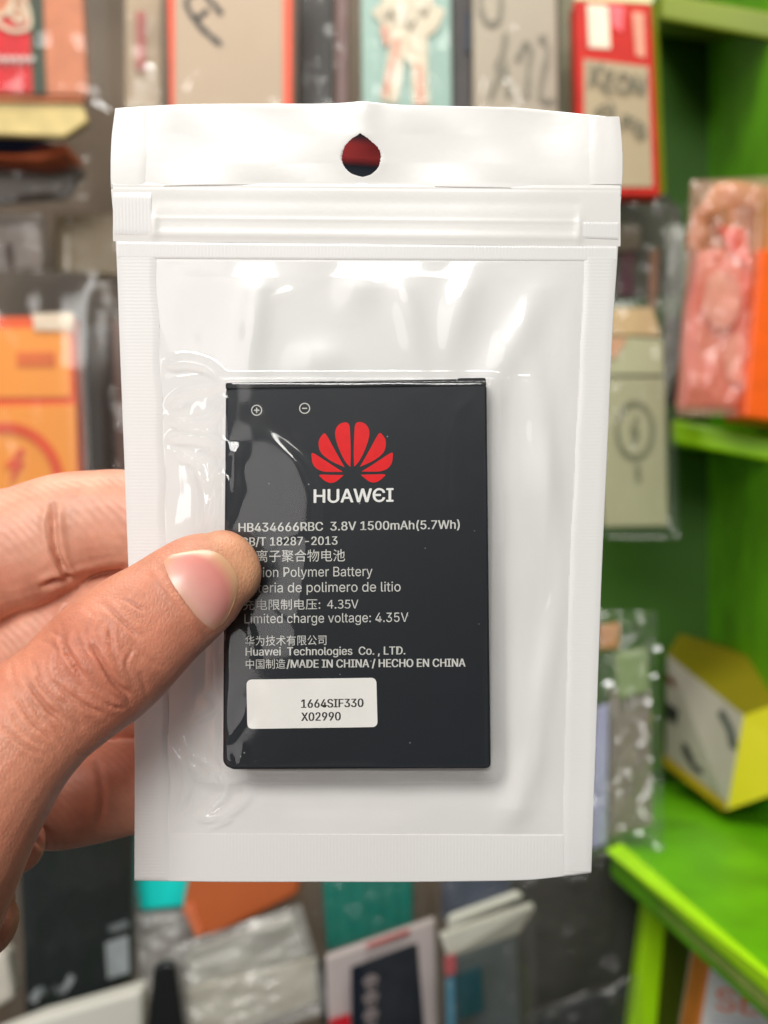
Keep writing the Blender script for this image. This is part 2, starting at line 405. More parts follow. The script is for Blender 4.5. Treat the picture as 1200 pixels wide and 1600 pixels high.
for s in ([(600, 18), (606, 30), (612, 14), (620, 36)], [(632, 20), (640, 44), (650, 30)], [(655, 10), (664, 24), (670, 6)]): q.stroke(s, Y-.0035, 3)
q.build('dark_scribble', paint('soft_black_print', C(112, 108, 96), .6), t)
bag([(556, -150), (712, -150), (714, 186), (560, 186)], Y-.002, t, 51)
# dark strip
t = thing('phone_case_packet', 'slate grey phone case wedged between teal packet and grey packet', 'packet', P(722, -60, .9), G1)
MB().slab(rect(704, -140, 738, 200), .90, .01).build('slate_shell', paint('slate', C(84, 78, 78), .35), t, .002)
MB().slab(rect(726, 20, 736, 80), .897, .002).build('blue_print', paint('slate_blue', C(58, 66, 84), .4), t)
# 7 grey packet with handwriting
Y = .86
t = thing('phone_case_packet', 'greyish white packet with faint pencil grey handwriting', 'packet', P(800, -60, Y), G1)
MB().slab([(738, -140), (868, -140), (872, 200), (740, 200)], Y, .009).build('grey_card', paint('grey_white_card', C(172, 160, 142, .85), .5, .08, 10), t, .001)
q = MB()
for s in ([(750, -20), (752, 14), (762, 34), (776, 34), (783, 14), (782, -20)],
          [(790, 50), (786, 78), (776, 102), (788, 110)], [(784, 108), (774, 130), (766, 152)], [(788, 90), (792, 120), (796, 148)],
          [(808, 92), (818, 72), (822, 66), (830, 78), (826, 104), (824, 150)], [(848, 56), (856, 78), (850, 110), (844, 146), (856, 158), (866, 154)], [(842, 60), (854, 54)]): q.stroke(s, Y-.002, 7, wob=.4)
q.build('handwriting', grey_ink, t)
bag([(734, -150), (876, -150), (880, 212), (736, 212)], Y-.002, t, 61, puff=.004, amp=.0015)
t = thing('phone_case_packet', 'narrow olive packet between the handwritten grey packet and the red carton', 'packet', P(885, -40, .9), G1)
MB().slab(rect(872, -140, 904, 190), .90, .01).build('olive_card', paint('olive_card', C(112, 106, 78), .5), t, .001)
# 8 red carton KEON 4 Pro
Y = .84
t = thing('phone_carton', 'red and cream carton with KEON handwritten in marker', 'carton', P(965, -10, Y))
MB().slab([(897, 0), (1018, 6), (1032, 306), (905, 306)], Y, .022).build('red_box', paint('red_box', C(196, 34, 22, .85), .5, spec=.25), t, .0015)
MB().slab([(1019, 6), (1026, -2), (1040, 300), (1033, 306)], [Y+.0005, Y+.022, Y+.022, Y+.0005], .001).build('yellow_side', paint('yellow_green_side', C(160, 160, 30), .5), t)
MB().slab([(897, -1), (1018, 5), (1024, -9), (906, -16)], [Y+.0005, Y+.0005, Y+.022, Y+.022], .001).build('cream_top', paint('cream_top', C(206, 204, 160), .5), t)
MB().slab([(912, 92), (1013, 104), (1020, 292), (914, 292)], Y-.001, .001).build('cream_panel', paint('cream_panel', C(176, 156, 124, .8), .5, .08, 12), t)
MB().slab([(917, 6), (950, 8), (954, 76), (920, 74)], Y-.001, .001).build('window_print', paint('pale_window', C(224, 208, 186), .5), t)
MB().slab([(952, 6), (976, 10), (972, 50), (956, 40)], Y-.0012, .001).build('pink_print', paint('pink_print', C(236, 92, 100), .5), t)
MB().slab([(988, 18), (1006, 20), (1008, 90), (994, 86)], Y-.001, .001).build('side_print', paint('rose_print', C(206, 140, 116), .5), t)
q = MB()
for s in ([(925, 98), (925, 116), (922, 136)], [(942, 98), (935, 108), (926, 118)], [(926, 118), (934, 126), (943, 138)],
          [(946, 112), (947, 142)], [(946, 112), (960, 112)], [(946, 126), (957, 126)], [(947, 142), (960, 142)],
          [(972, 114), (965, 126), (970, 142), (980, 140), (984, 124), (972, 114)], [(990, 144), (992, 118), (1002, 144), (1008, 116)]): q.stroke(s, Y-.003, 5, wob=.4)
for s in ([(948, 162), (930, 176), (962, 172)], [(956, 160), (957, 192)], [(972, 200), (974, 182), (984, 184), (974, 192)], [(986, 200), (988, 186), (994, 186)], [(1000, 190), (994, 202), (1000, 212), (1008, 204), (1000, 190)]): q.stroke(s, Y-.003, 5, wob=.4)
q.build('handwriting', paint('faded_marker', C(104, 98, 80), .6), t)
# things between x 935..1080, y 300..490
t = thing('plastic_sleeve', 'dark sleeve with a plum strip under the red carton', 'sleeve', P(970, 310, .96))
MB().slab([(930, 312), (1040, 300), (1066, 330), (1064, 460), (930, 470)], .97, .01).build('dark_insert', paint('charcoal_plastic', C(62, 58, 48), .4, .4, 22), t, .002)
MB().slab([(972, 390), (990, 388), (988, 460), (970, 462)], .967, .002).build('plum_strip', paint('plum', C(110, 52, 74), .4), t)
MB().slab([(940, 350), (1000, 352), (1000, 390), (940, 392)], .966, .002).build('mauve_label', paint('mauve_label', C(132, 116, 104), .5, .2, 40), t)
MB().slab([(1016, 392), (1030, 388), (1026, 480), (1012, 486)], .966, .002).build('rust_strip', paint('rust_strip', C(146, 102, 78), .5, .2, 40), t)
bag([(930, 300), (1076, 318), (1070, 560), (930, 500)], .958, t, 71, amp=.008)
t = thing('plastic_sleeve', 'empty crumpled clear sleeve hanging left of the pink pouch', 'sleeve', P(1055, 350, .92))
bag([(1040, 352), (1082, 352), (1068, 560), (1034, 640)], .925, t, 73, amp=.012, nu=16, mat=milky)
MB().slab([(1040, 500), (1066, 490), (1062, 620), (1040, 640)], .94, .006).build('black_insert', paint('black_shell', C(30, 26, 22), .3), t)
# 10 pink orange pouch on shelf
Y = .84
t = thing('cosmetic_pouch', 'pink and orange plastic pouch standing on the lime shelf edge', 'pouch', P(1130, 650, Y))
MB().slab([(1078, 372), (1090, 326), (1112, 300), (1118, 284), (1150, 280), (1230, 296), (1230, 400), (1160, 420), (1084, 392)], Y+.012, .02).build('orange_top', paint('soft_orange', C(214, 138, 72), .45, .12, 18), t, .004)
MB().slab([(1092, 392), (1176, 380), (1176, 560), (1158, 640), (1064, 640), (1076, 480)], Y+.008, .02).build('pink_body', paint('coral_pink', C(226, 120, 108), .4, .18, 26), t, .004)
MB().slab([(1122, 352), (1166, 356), (1176, 420), (1140, 396)], Y+.005, .003).build('red_patch', paint('coral_red', C(232, 70, 56), .45), t, .002)
q = MB()
q.disc(1128, 468, 30, 46, Y+.004); q.disc(1150, 560, 18, 40, Y+.0042)
q.build('pale_print', paint('pale_pink', C(236, 168, 154), .4, .15, 40), t)
bag([(1080, 282), (1206, 276), (1182, 650), (1058, 650)], Y+.003, t, 81, amp=.010, puff=.009, nu=44, nv=90, fine=.0009, mat=pinkfilm)
t = thing('carton', 'plain vivid orange red carton at the right edge above the lime shelf', 'carton', P(1190, 655, .83))
MB().slab([(1186, 388), (1290, 400), (1280, 668), (1162, 652)], .83, .05).build('carton_body', paint('vivid_orange', C(255, 88, 4, 1.1), .4), t, .002)
# 12 wireless charger carton
Y = .88
t = thing('charger_carton', 'olive grey carton with a round charging coil print right of the held bag', 'carton', P(995, 480, Y))
MB().slab([(930, 590), (1040, 590), (1044, 822), (944, 824)], Y, .02).build('lower_face', paint('olive_grey', C(158, 156, 124), .5, .07, 10), t, .001)
MB().slab([(932, 524), (1036, 530), (1038, 586), (932, 586)], Y+.0005, .02).build('upper_face', paint('sage_grey', C(168, 168, 134), .5, .07, 10), t, .001)
MB().slab([(930, 482), (1020, 480), (1034, 526), (930, 522)], Y+.002, .02).build('tan_flap', paint('tan_flap', C(184, 156, 112), .5), t, .001)
MB().slab([(930, 526), (980, 528), (962, 560), (932, 560)], Y-.0008, .001).build('peach_print', paint('peach_print', C(196, 146, 112), .5), t)
q = MB(); q.ring(992, 671, 31, 46, 7, Y-.002); q.stroke([(996, 650), (988, 674), (996, 674), (989, 694)], Y-.002, 6); q.stroke([(996, 726), (998, 750)], Y-.002, 8)
q.build('coil_print', paint('olive_print', C(112, 112, 84), .5), t)
bag([(926, 470), (1052, 470), (1062, 842), (930, 840)], Y-.003, t, 91, puff=.005, amp=.004)
# 15 bagged cable with sparkles
Y = .80
t = thing('cable_packet', 'clear packet with lavender strip and orange top beside the yellow box', 'packet', P(985, 945, Y))
MB().slab([(930, 1110), (952, 1100), (948, 1320), (922, 1328)], Y+.004, .008).build('lavender_strip', paint('lavender', C(186, 186, 222), .4), t, .001)
MB().slab([(954, 1080), (1016, 1060), (1020, 1290), (950, 1310)], Y+.008, .006).build('mauve_card', paint('mauve_card', C(146, 132, 124), .5, .15, 30), t, .001)
MB().slab([(936, 980), (970, 974), (968, 1014), (938, 1018)], Y+.002, .008).build('orange_plug', paint('dull_orange', C(196, 138, 88), .5), t, .002)
MB().slab([(960, 1022), (1012, 1012), (1014, 1080), (966, 1094)], Y+.003, .004).build('green_card', paint('pale_green_card', C(150, 168, 116), .5), t, .001)
bag([(926, 952), (1026, 956), (1040, 1330), (920, 1336)], Y, t, 101, puff=.006, amp=.009, nu=60, nv=160, fine=.0034, mat=glint)
glint_facets(t, [(1027, 1014, 2.0), (951, 1069, 2.4), (1022, 1056, 1.4), (1013, 1097, 1.4), (1002, 1132, 1.2), (1006, 1146, 1.0), (1002, 1162, 1.5), (1010, 1156, .9), (1016, 1186, 1.2), (965, 1155, 1.2), (971, 1205, 1.2), (965, 1220, 1.3), (984, 1216, .9), (967, 1239, 1.2), (1016, 1222, 1.2), (1012, 1236, 1.4), (1006, 1246, 1.5), (1002, 1266, 1.5), (1006, 1276, 1.4), (970, 1292, 1.1), (997, 1302, 2.2), (1000, 1250, 1.0)], Y)
# 16 yellow box, corner on
t = thing('earphone_box', 'yellow box with a white window face showing a black looped cable', 'box', P(1135, 1268, .889))
A0, A1, A2, A3 = P(1042, 1022, 1.03), P(1162, 1118, .889), P(1136, 1266, .889), P(1040, 1192, 1.03)
B0, B2 = P(1300, 1070, .86), P(1290, 1212, .86)
T1 = P(1062, 990, 1.06); T2 = P(1290, 1046, .97)
mw = paint('white_box_face', C(206, 200, 184), .45, .06, 20)
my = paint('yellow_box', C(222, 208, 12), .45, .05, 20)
myd = paint('ochre_edge', C(206, 176, 20), .5, .06, 20)
MB().add([A0, A1, A2, A3], [(0, 1, 2, 3)]).build('window_face', mw, t)
MB().add([A1, B0, B2, A2], [(0, 1, 2, 3)]).build('yellow_front', my, t)
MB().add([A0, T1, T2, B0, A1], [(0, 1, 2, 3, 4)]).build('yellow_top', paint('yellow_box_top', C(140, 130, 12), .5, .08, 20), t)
MB().add([A3, A2, B2, B2+Vector((0, .15, 0)), A3+Vector((.1, .02, 0))], [(0, 1, 2, 3, 4)]).build('box_base', myd, t)
MB().add([T1, T2, B2+Vector((0, .15, 0)), A3+Vector((.1, .02, 0)), A3, A0], [(0, 1, 2, 3, 4, 5)]).build('box_back', my, t)
def on_face(u, v, off=.0015):
    p = A0*(1-u)*(1-v)+A1*u*(1-v)+A2*u*v+A3*(1-u)*v
    n = (A1-A0).cross(A3-A0).normalized()
    if n.dot(Vector((0, 0, CZ))-p) < 0: n = -n
    return p+n*off
def face_ribbon(pts, w, mat, name):
    pts = smooth(pts, 8); L = []; R = []
    for i, p in enumerate(pts):
        a = pts[max(0, i-1)]; b = pts[min(len(pts)-1, i+1)]; dx, dy = b[0]-a[0], b[1]-a[1]; l = math.hypot(dx, dy) or 1
        L.append(on_face(p[0]-dy/l*w, p[1]+dx/l*w)); R.append(on_face(p[0]+dy/l*w, p[1]-dx/l*w))
    n = len(pts); MB().add(L+R, [(i, i+1, n+i+1, n+i) for i in range(n-1)]).build(name, mat, t)
face_ribbon([(.02, .52), (.3, .42), (.6, .46), (.72, .58), (.62, .70), (.36, .74), (.5, .82), (.64, .80)], .032, paint('black_cable', C(40, 44, 44), .4), 'cable_print')
face_ribbon([(.0, .50), (.10, .50), (.2, .49)], .075, paint('black_cable', C(40, 44, 44), .4), 'plug_print')
face_ribbon([(.30, .72), (.42, .72), (.58, .70)], .05, paint('black_cable', C(40, 44, 44), .4), 'plug_print')
face_ribbon([(.02, .2), (.2, .22), (.36, .26)], .035, paint('maroon_print', C(120, 56, 46), .5), 'red_print')
face_ribbon([(.76, .12), (.9, .22), (.97, .36)], .05, paint('grey_photo', C(96, 106, 96), .5, .4, 200), 'earphone_print')
face_ribbon([(.0, .97), (.5, .97), (1.0, .97)], .05, myd, 'ochre_edge')
t2 = thing('earphone_box', 'same yellow box family: plain box edge', 'box', (0, 0, 0)) if False else None
# 18 white carton SER
Y = .72
t = thing('leaflet_carton', 'white carton with orange SER lettering in the lower right corner', 'carton', P(1160, 1600, Y))
MB().slab([(1112, 1486), (1300, 1580), (1290, 1760), (1072, 1730)], Y, .04).build('white_face', paint('white_carton', C(226, 226, 224), .5, .04, 20), t, .001)
MB().slab([(1107, 1484), (1113, 1486), (1074, 1732), (1066, 1730)], Y-.0004, .03).build('orange_edge', paint('orange_edge', C(232, 136, 48), .5), t)
px, py, f = text_px('SER', 1119, 1222, 1578, 1592, 34)
MB().add(Parr(px, py, Y-.001), f).build('orange_lettering', paint('orange_ink', C(240, 108, 48), .5), t)
q = MB()
for k in range(3): q.stroke([(1122+k*2, 1510+k*9), (1160, 1522+k*9), (1188, 1530+k*9)], Y-.001, 2.5)
for k in range(2): q.stroke([(1112-k*2, 1590+k*9), (1150, 1594+k*9), (1190, 1598+k*9)], Y-.001, 2.5)
q.build('fine_print', paint('grey_blue_ink', C(176, 186, 200), .5), t)
# 19 orange charger box left
Y = .80
t = thing('power_bank_box', 'orange box with a ring and lightning bolt print at the left edge', 'box', P(60, 490, Y))
om = paint('amber_card', C(230, 142, 44, 1.1), .45, .06, 12); od = paint('orange_line', C(228, 84, 16), .45, .05, 12)
MB().slab([(-140, 496), (112, 494), (136, 1000), (-140, 1000)], Y, .02).build('orange_shell', od, t, .001)
MB().slab([(-140, 514), (108, 512), (110, 620), (-140, 622)], Y-.0012, .001).build('upper_panel', om, t)
MB().slab([(-140, 636), (118, 632), (124, 1000), (-140, 1000)], Y-.0012, .001).build('lower_panel', om, t)
MB().slab(rect(26, 550, 86, 573), Y-.002, .001).build('small_print', paint('orange_print', C(220, 104, 34), .5), t)
q = MB(); q.ring(8, 756, 92, 96, 16, Y-.0024)
q.stroke([(36, 702), (20, 724), (12, 730)], Y-.0026, 10)
q.add([P(x, y, Y-.0028) for x, y in [(36, 700), (6, 728), (22, 730), (14, 758), (40, 722), (24, 722)]], [(0, 1, 2, 3, 4, 5)])
q.build('bolt_print', paint('bolt_red', C(222, 74, 18), .5), t)
MB().slab([(50, 490), (114, 488), (114, 516), (54, 516)], Y-.003, .001).build('white_sticker', paint('sticker_white', C(224, 204, 180), .5), t)
bag([(-160, 424), (150, 424), (176, 1010), (-160, 1010)], Y-.006, t, 111, puff=.005, amp=.002)
# dark sleeve right of it
t = thing('phone_case_packet', 'dark brown phone case between the orange box and the held bag', 'packet', P(165, 470, .92), G1)
MB().slab([(128, 508), (172, 506), (180, 760), (140, 760)], .92, .01).build('black_shell', paint('brown_black', C(46, 36, 32), .3), t, .003)
MB().slab([(170, 500), (330, 500), (330, 760), (178, 760)], .925, .01).build('brown_insert', paint('cocoa', C(104, 78, 70), .45), t, .003)
bag([(126, 440), (340, 440), (340, 780), (132, 780)], .91, t, 113)
# 22 dark teal pouch bottom left
t = thing('phone_case_packet', 'black teal packet with small pale emblem below the hand', 'packet', P(110, 1290, .78), G2)
def Yd(p): return .75+.0004*p[0]
MB().slab([(24, 1240), (212, 1240), (206, 1534), (40, 1598)], [Yd((24, 0)), Yd((212, 0)), Yd((206, 0)), Yd((40, 0))], .012).build('black_card', paint('black_teal', C(20, 30, 34), .35, .15, 10), t, .002)
em = paint('grey_emblem', C(112, 120, 124), .5, .2, 100)
MB().stroke([(50, 1566), (60, 1550), (72, 1548)], lambda p: Yd(p)-.003, 13).build('printed_emblem', em, t)
MB().stroke([(82, 1544), (94, 1548), (104, 1540), (112, 1524)], lambda p: Yd(p)-.003, 12).build('printed_emblem', em, t)
MB().stroke([(170, 1452), (186, 1448), (200, 1442)], lambda p: Yd(p)-.003, 12).build('printed_emblem', em, t)
MB().slab([(164, 1474), (200, 1462), (202, 1520), (168, 1530)], [Yd((164, 0))-.002]*4, .001).build('grey_label', paint('grey_label', C(152, 160, 162), .5), t)
bag([(14, 1230), (222, 1230), (216, 1552), (16, 1622)], [Yd((14, 0))-.003, Yd((222, 0))-.003, Yd((216, 0))-.003, Yd((16, 0))-.003], t, 121, puff=.004, amp=.003)
t = thing('paper_packet', 'glossy white packet below the black teal packet, bottom left', 'packet', P(100, 1600, .72), G2)
MB().slab([(-60, 1640), (60, 1592), (222, 1546), (228, 1760), (-60, 1760)], [.70, .72, .75, .75, .70], .02).build('white_card', paint('white_gloss', C(218, 216, 206), .35, .05, 14), t, .003)
t = thing('paper_packet', 'cream packet edge at the far left below the wrist', 'packet', P(0, 1490, .8), G2)
MB().slab([(-80, 1480), (10, 1490), (22, 1560), (-80, 1620)], .80, .02).build('cream_card', paint('cream_gloss', C(216, 210, 196), .4), t, .003)
t = thing('tag', 'black narrow tag standing between two white packets at the bottom', 'tag', P(258, 1600, .74))
MB().slab([(240, 1512), (256, 1504), (272, 1506), (292, 1640), (224, 1640)], .74, .008).build('tag_body', paint('tag_black', C(16, 20, 20), .4), t, .002)
# 23 turquoise
t = thing('phone_case_packet', 'turquoise packet peeping out below the held bag', 'packet', P(280, 1350, .86), G2)
MB().slab([(196, 1300), (350, 1300), (346, 1392), (300, 1416), (218, 1424)], .86, .01).build('turquoise_card', paint('turquoise', C(10, 200, 192, 1.2), .4, .15, 40), t, .002)
bag([(206, 1428), (300, 1424), (270, 1560), (212, 1570)], .845, t, 131, puff=.006, amp=.008, mat=milky)
# 24 orange brown case
t = thing('phone_case', 'burnt orange phone case tilted below the held bag', 'phone case', P(380, 1350, .84))
MB().slab([(302, 1330), (480, 1310), (466, 1400), (330, 1468), (304, 1456), (284, 1416)], .84, .016).build('case_shell', paint('burnt_sienna', C(188, 96, 50), .4, .1, 16), t, .004)
MB().slab([(284, 1420), (300, 1410), (318, 1462), (306, 1466)], .838, .004).build('bright_rim', paint('bright_sienna', C(222, 122, 80), .4), t, .001)
# 26 whites
t = thing('paper_packet', 'crumpled clear topped white packet below the burnt orange case', 'packet', P(390, 1480, .79), G2)
MB().slab([(286, 1500), (300, 1490), (456, 1432), (500, 1560), (460, 1588), (290, 1640)], [.77, .77, .80, .80, .80, .77], .015).build('white_card', paint('grey_white', C(196, 194, 186), .4, .12, 24), t, .004)
MB().slab([(290, 1546), (496, 1496), (502, 1566), (300, 1640)], [.766, .795, .795, .766], .004).build('cream_panel', paint('pale_cream', C(214, 210, 194), .4, .08, 24), t, .002)
MB().slab([(494, 1510), (504, 1504), (518, 1600), (506, 1640)], .79, .01).build('black_edge', paint('tag_black', C(16, 20, 20), .4), t)
bag([(270, 1478), (470, 1412), (520, 1580), (280, 1660)], [.763, .79, .79, .763], t, 141, puff=.004, amp=.008, mat=milky)
t = thing('phone_case_packet', 'grey mauve clear packet between the turquoise and the burnt orange goods', 'packet', P(260, 1420, .88), G2)
MB().slab([(215, 1410), (300, 1400), (320, 1500), (215, 1530)], .875, .01).build('mauve_card', paint('grey_mauve', C(168, 160, 156), .45, .1, 30), t, .002)
# 25 teal
Y = .86
t = thing('phone_case_packet', 'deep teal ribbed packet below the middle of the held bag', 'packet', P(575, 1340, Y), G2)
MB().slab([(498, 1320), (646, 1320), (646, 1450), (510, 1492)], Y, .012).build('teal_card', paint('deep_teal', C(8, 122, 108), .4, .1, 16), t, .003)
q = MB()
for k in range(6): q.stroke([(512+k*24, 1330), (514+k*24, 1400), (516+k*24, 1478-k*7)], Y-.002, 5)
q.build('teal_ribs', paint('lighter_teal', C(24, 142, 126), .4), t)
bag([(470, 1330), (668, 1320), (668, 1500), (490, 1540)], Y-.003, t, 151, puff=.004, amp=.007)
# 27 navy case packet
t = thing('phone_case_packet', 'navy phone case in a white edged packet with pale printed column', 'packet', P(600, 1470, .77), G2)
Yn = [.755, .785, .785, .755]
MB().slab([(508, 1496), (680, 1436), (690, 1760), (520, 1760)], Yn, .008).build('white_card', paint('packet_white', C(208, 196, 196), .4, .06, 20), t, .002)
MB().slab([(548, 1512), (664, 1468), (678, 1760), (552, 1760)], [y-.002 for y in Yn], .002).build('navy_shell', paint('navy_case', C(24, 32, 46), .3, .1, 14), t, .001)
MB().slab([(572, 1476), (640, 1452), (640, 1458), (572, 1482)], [.762, .776, .776, .762], .001).build('red_edge', paint('rim_red', C(204, 52, 48), .4), t)
MB().slab([(514, 1594), (546, 1584), (550, 1660), (516, 1660)], .752, .001).build('red_corner', paint('corner_red', C(206, 16, 40), .4), t)
q = MB()
for k in range(5): q.stroke([(570, 1538+k*27), (580, 1528+k*27), (590, 1532+k*27)], .757, 11); q.stroke([(572, 1546+k*27), (588, 1541+k*27)], .757, 5)
q.build('pale_print', paint('grey_pink_print', C(136, 126, 126), .5), t)
bag([(502, 1484), (686, 1424), (700, 1770), (512, 1770)], [y-.005 for y in Yn], t, 161, puff=.003, amp=.003)
# 28 pale topped packet with teal content
t = thing('phone_case_packet', 'clear packet with crumpled pale top and teal insert, bottom middle', 'packet', P(760, 1400, .77), G2)
Yn = [.76, .785, .785, .76]
MB().slab([(686, 1460), (832, 1412), (836, 1420), (812, 1460), (700, 1500)], [.76, .785, .785, .785, .76], .006).build('pale_top', paint('pale_grey_film', C(206, 206, 194), .4, .08, 30), t, .003)
MB().slab([(700, 1432), (810, 1392), (820, 1404), (700, 1456)], [.775, .795, .795, .775], .006).build('second_fold', paint('pale_grey_film', C(206, 206, 194), .4, .08, 30), t, .003)
MB().slab([(704, 1500), (808, 1456), (822, 1760), (712, 1760)], Yn, .008).build('grey_card', paint('blue_grey_card', C(86, 96, 98), .4, .15, 24), t, .002)
MB().slab([(712, 1528), (752, 1508), (756, 1580), (718, 1592)], [.758, .765, .765, .758], .002).build('teal_square', paint('petrol_teal', C(10, 72, 82), .35), t)
MB().slab([(696, 1530), (710, 1524), (712, 1640), (698, 1640)], .756, .002).build('blue_strip', paint('steel_blue', C(70, 128, 152), .4), t)
MB().slab([(694, 1498), (712, 1490), (712, 1520), (696, 1526)], .755, .002).build('pink_corner', paint('rose_red', C(196, 92, 98), .4), t)
bag([(680, 1452), (838, 1406), (838, 1770), (690, 1770)], [y-.006 for y in Yn], t, 171, puff=.004, amp=.008)
# navy folded bit
t = thing('phone_case_packet', 'blue grey packet top just under the bottom edge of the held bag', 'packet', P(760, 1370, .9), G2)
MB().slab([(690, 1360), (820, 1350), (824, 1390), (690, 1440)], .90, .01).build('blue_grey_shell', paint('dusk_blue', C(82, 92, 112), .4, .2, 40), t, .002)
bag([(670, 1350), (830, 1340), (830, 1420), (680, 1450)], .885, t, 175, amp=.012)
# 29 dark packets bottom right
t = thing('phone_case_packet', 'large charcoal packet left of the lower shelf post', 'packet', P(910, 1380, .85), G2)
MB().slab([(800, 1360), (960, 1340), (1010, 1420), (1000, 1620), (800, 1640)], [.86, .87, .88, .88, .86], .012).build('charcoal_card', paint('charcoal_card', C(56, 56, 50), .4, .35, 16), t, .003)
bag([(790, 1350), (980, 1336), (1016, 1600), (790, 1640)], .85, t, 181, puff=.006, amp=.006)
t = thing('phone_case_packet', 'near black packet at the bottom beside the teal insert packet', 'packet', P(900, 1580, .80), G2)
MB().slab([(826, 1600), (990, 1540), (1000, 1760), (826, 1760)], [.80, .82, .82, .80], .012).build('black_card', paint('black_teal', C(24, 32, 34), .3, .3, 30), t, .003)
bag([(822, 1580), (1000, 1520), (1004, 1770), (822, 1770)], .794, t, 185, puff=.006, amp=.006)

# ------------------------------------------------------------------ the held zip bag
def curve1(pts):
    p = smooth(pts, 10); return np.array([q[0] for q in p]), np.array([q[1] for q in p])
Ly, Lx = curve1([(168, 180), (220, 174), (285, 173), (345, 178), (400, 182), (560, 188), (740, 195), (950, 203), (1150, 210), (1376, 210)])
Ry, Rx = curve1([(183, 968), (222, 972), (270, 973), (330, 969), (400, 965), (520, 957), (700, 949), (900, 940), (1130, 932), (1365, 924)])
Tx, Ty = curve1([(180, 169), (228, 166), (290, 163), (400, 162), (500, 162), (545, 160), (565, 158), (585, 160), (630, 164), (720, 166), (800, 168), (860, 173), (920, 179), (968, 184)])
Bx, By = curve1([(210, 1376), (350, 1378), (500, 1378), (650, 1378), (800, 1376), (850, 1373), (924, 1364)])
Lf = lambda y: np.interp(y, Ly, Lx); Rf = lambda y: np.interp(y, Ry, Rx)
Tf = lambda x: np.interp(x, Tx, Ty); Bf = lambda x: np.interp(x, Bx, By)
def bag_xy(u, v):
    """bag coordinates to picture units; v runs 0 (top edge) .. 1 (bottom edge)"""
    y = 165+v*(1376-165)
    x = Lf(y)*(1-u)+Rf(y)*u
    top, bot = Tf(x), Bf(x)
    y2 = top+v*(bot-top)
    return Lf(y2)*(1-u)+Rf(y2)*u, y2
def bag_depth(px, py):
    """depth of the white back sheet"""
    v = (py-165)/1211.0; u = (px-Lf(py))/(Rf(py)-Lf(py))
    d = 0.1966+0.0062*np.clip(v, 0, 1)
    d = d - 0.0009*np.exp(-((v-.08)/.10)**2)*(np.abs(u-.5)*2)**2     # the header curls forward at both sides
    d = d + 0.0012*np.clip((v-.9)/.1, 0, 1)**2*np.clip(u, 0, 1)**2
    return d
BT, BB = 0.1934, 0.1929
BQ = [(352, 598), (760, 591), (767, 1201), (348, 1201)]
def batt_front(py): return BT+(BB-BT)*(py-598)/603.0
def win_l(py): return np.interp(py, [400, 560, 700, 900, 1100, 1310], [243, 250, 256, 260, 262, 264])
def win_r(py): return np.interp(py, [400, 600, 900, 1310], [914, 905, 890, 880])

# white pearly sheet
pm, ns, ls, b = new_mat('pearl_white_film')
b.inputs['Base Color'].default_value = (0.80, 0.785, 0.75, 1); b.inputs['Roughness'].default_value = 0.38
b.inputs['Coat Weight'].default_value = 0.35; b.inputs['Coat Roughness'].default_value = 0.22
b.inputs['Sheen Weight'].default_value = 0.1
tc = node(ns, 'ShaderNodeTexCoord'); nz = node(ns, 'ShaderNodeTexNoise'); nz.inputs['Scale'].default_value = 700; nz.inputs['Detail'].default_value = 3
nz2 = node(ns, 'ShaderNodeTexNoise'); nz2.inputs['Scale'].default_value = 45; nz2.inputs['Detail'].default_value = 3
ls.new(tc.outputs['Object'], nz.inputs['Vector']); ls.new(tc.outputs['Object'], nz2.inputs['Vector'])
ad = node(ns, 'ShaderNodeMath', operation='MULTIPLY_ADD'); ad.inputs[1].default_value = 0.12
ls.new(nz.outputs[0], ad.inputs[0]); ls.new(nz2.outputs[0], ad.inputs[2])
bp = node(ns, 'ShaderNodeBump'); bp.inputs['Strength'].default_value = 0.25; bp.inputs['Distance'].default_value = 0.0006
ls.new(ad.outputs[0], bp.inputs['Height']); ls.new(bp.outputs[0], b.inputs['Normal']); ls.new(bp.outputs[0], b.inputs['Coat Normal'])
pearl = pm
pearl_back = pm.copy(); pearl_back.name = 'pearl_white_back'; pearl_back.node_tree.nodes['Principled BSDF'].inputs['Base Color'].default_value = (.87, .86, .835, 1)

def ribbed(name, axis, per_m, strength, col=(0.80, 0.79, 0.77)):
    m, ns, ls, b = new_mat(name)
    b.inputs['Base Color'].default_value = (*col, 1); b.inputs['Roughness'].default_value = 0.34
    b.inputs['Coat Weight'].default_value = 0.5; b.inputs['Coat Roughness'].default_value = 0.15
    tc = node(ns, 'ShaderNodeTexCoord')
    wv = node(ns, 'ShaderNodeTexWave'); wv.bands_direction = axis; wv.inputs['Scale'].default_value = per_m/20*6.2832
    wv.inputs['Distortion'].default_value = 1.2; wv.inputs['Detail'].default_value = 2; wv.inputs['Detail Scale'].default_value = 2
    ls.new(tc.outputs['Object'], wv.inputs['Vector'])
    nz = node(ns, 'ShaderNodeTexNoise'); nz.inputs['Scale'].default_value = 260; nz.inputs['Detail'].default_value = 3
    ls.new(tc.outputs['Object'], nz.inputs['Vector'])
    mu = node(ns, 'ShaderNodeMath', operation='MULTIPLY'); ls.new(wv.outputs['Fac'], mu.inputs[0]); ls.new(nz.outputs['Fac'], mu.inputs[1])
    bp = node(ns, 'ShaderNodeBump'); bp.inputs['Strength'].default_value = strength; bp.inputs['Distance'].default_value = 0.0003
    ls.new(mu.outputs[0], bp.inputs['Height']); ls.new(bp.outputs[0], b.inputs['Normal']); ls.new(bp.outputs[0], b.inputs['Coat Normal'])
    return m
ribs_v = ribbed('embossed_side_seal', 'Z', 1700, 0.07)
ribs_h = ribbed('embossed_cross_seal', 'X', 1700, 0.09)

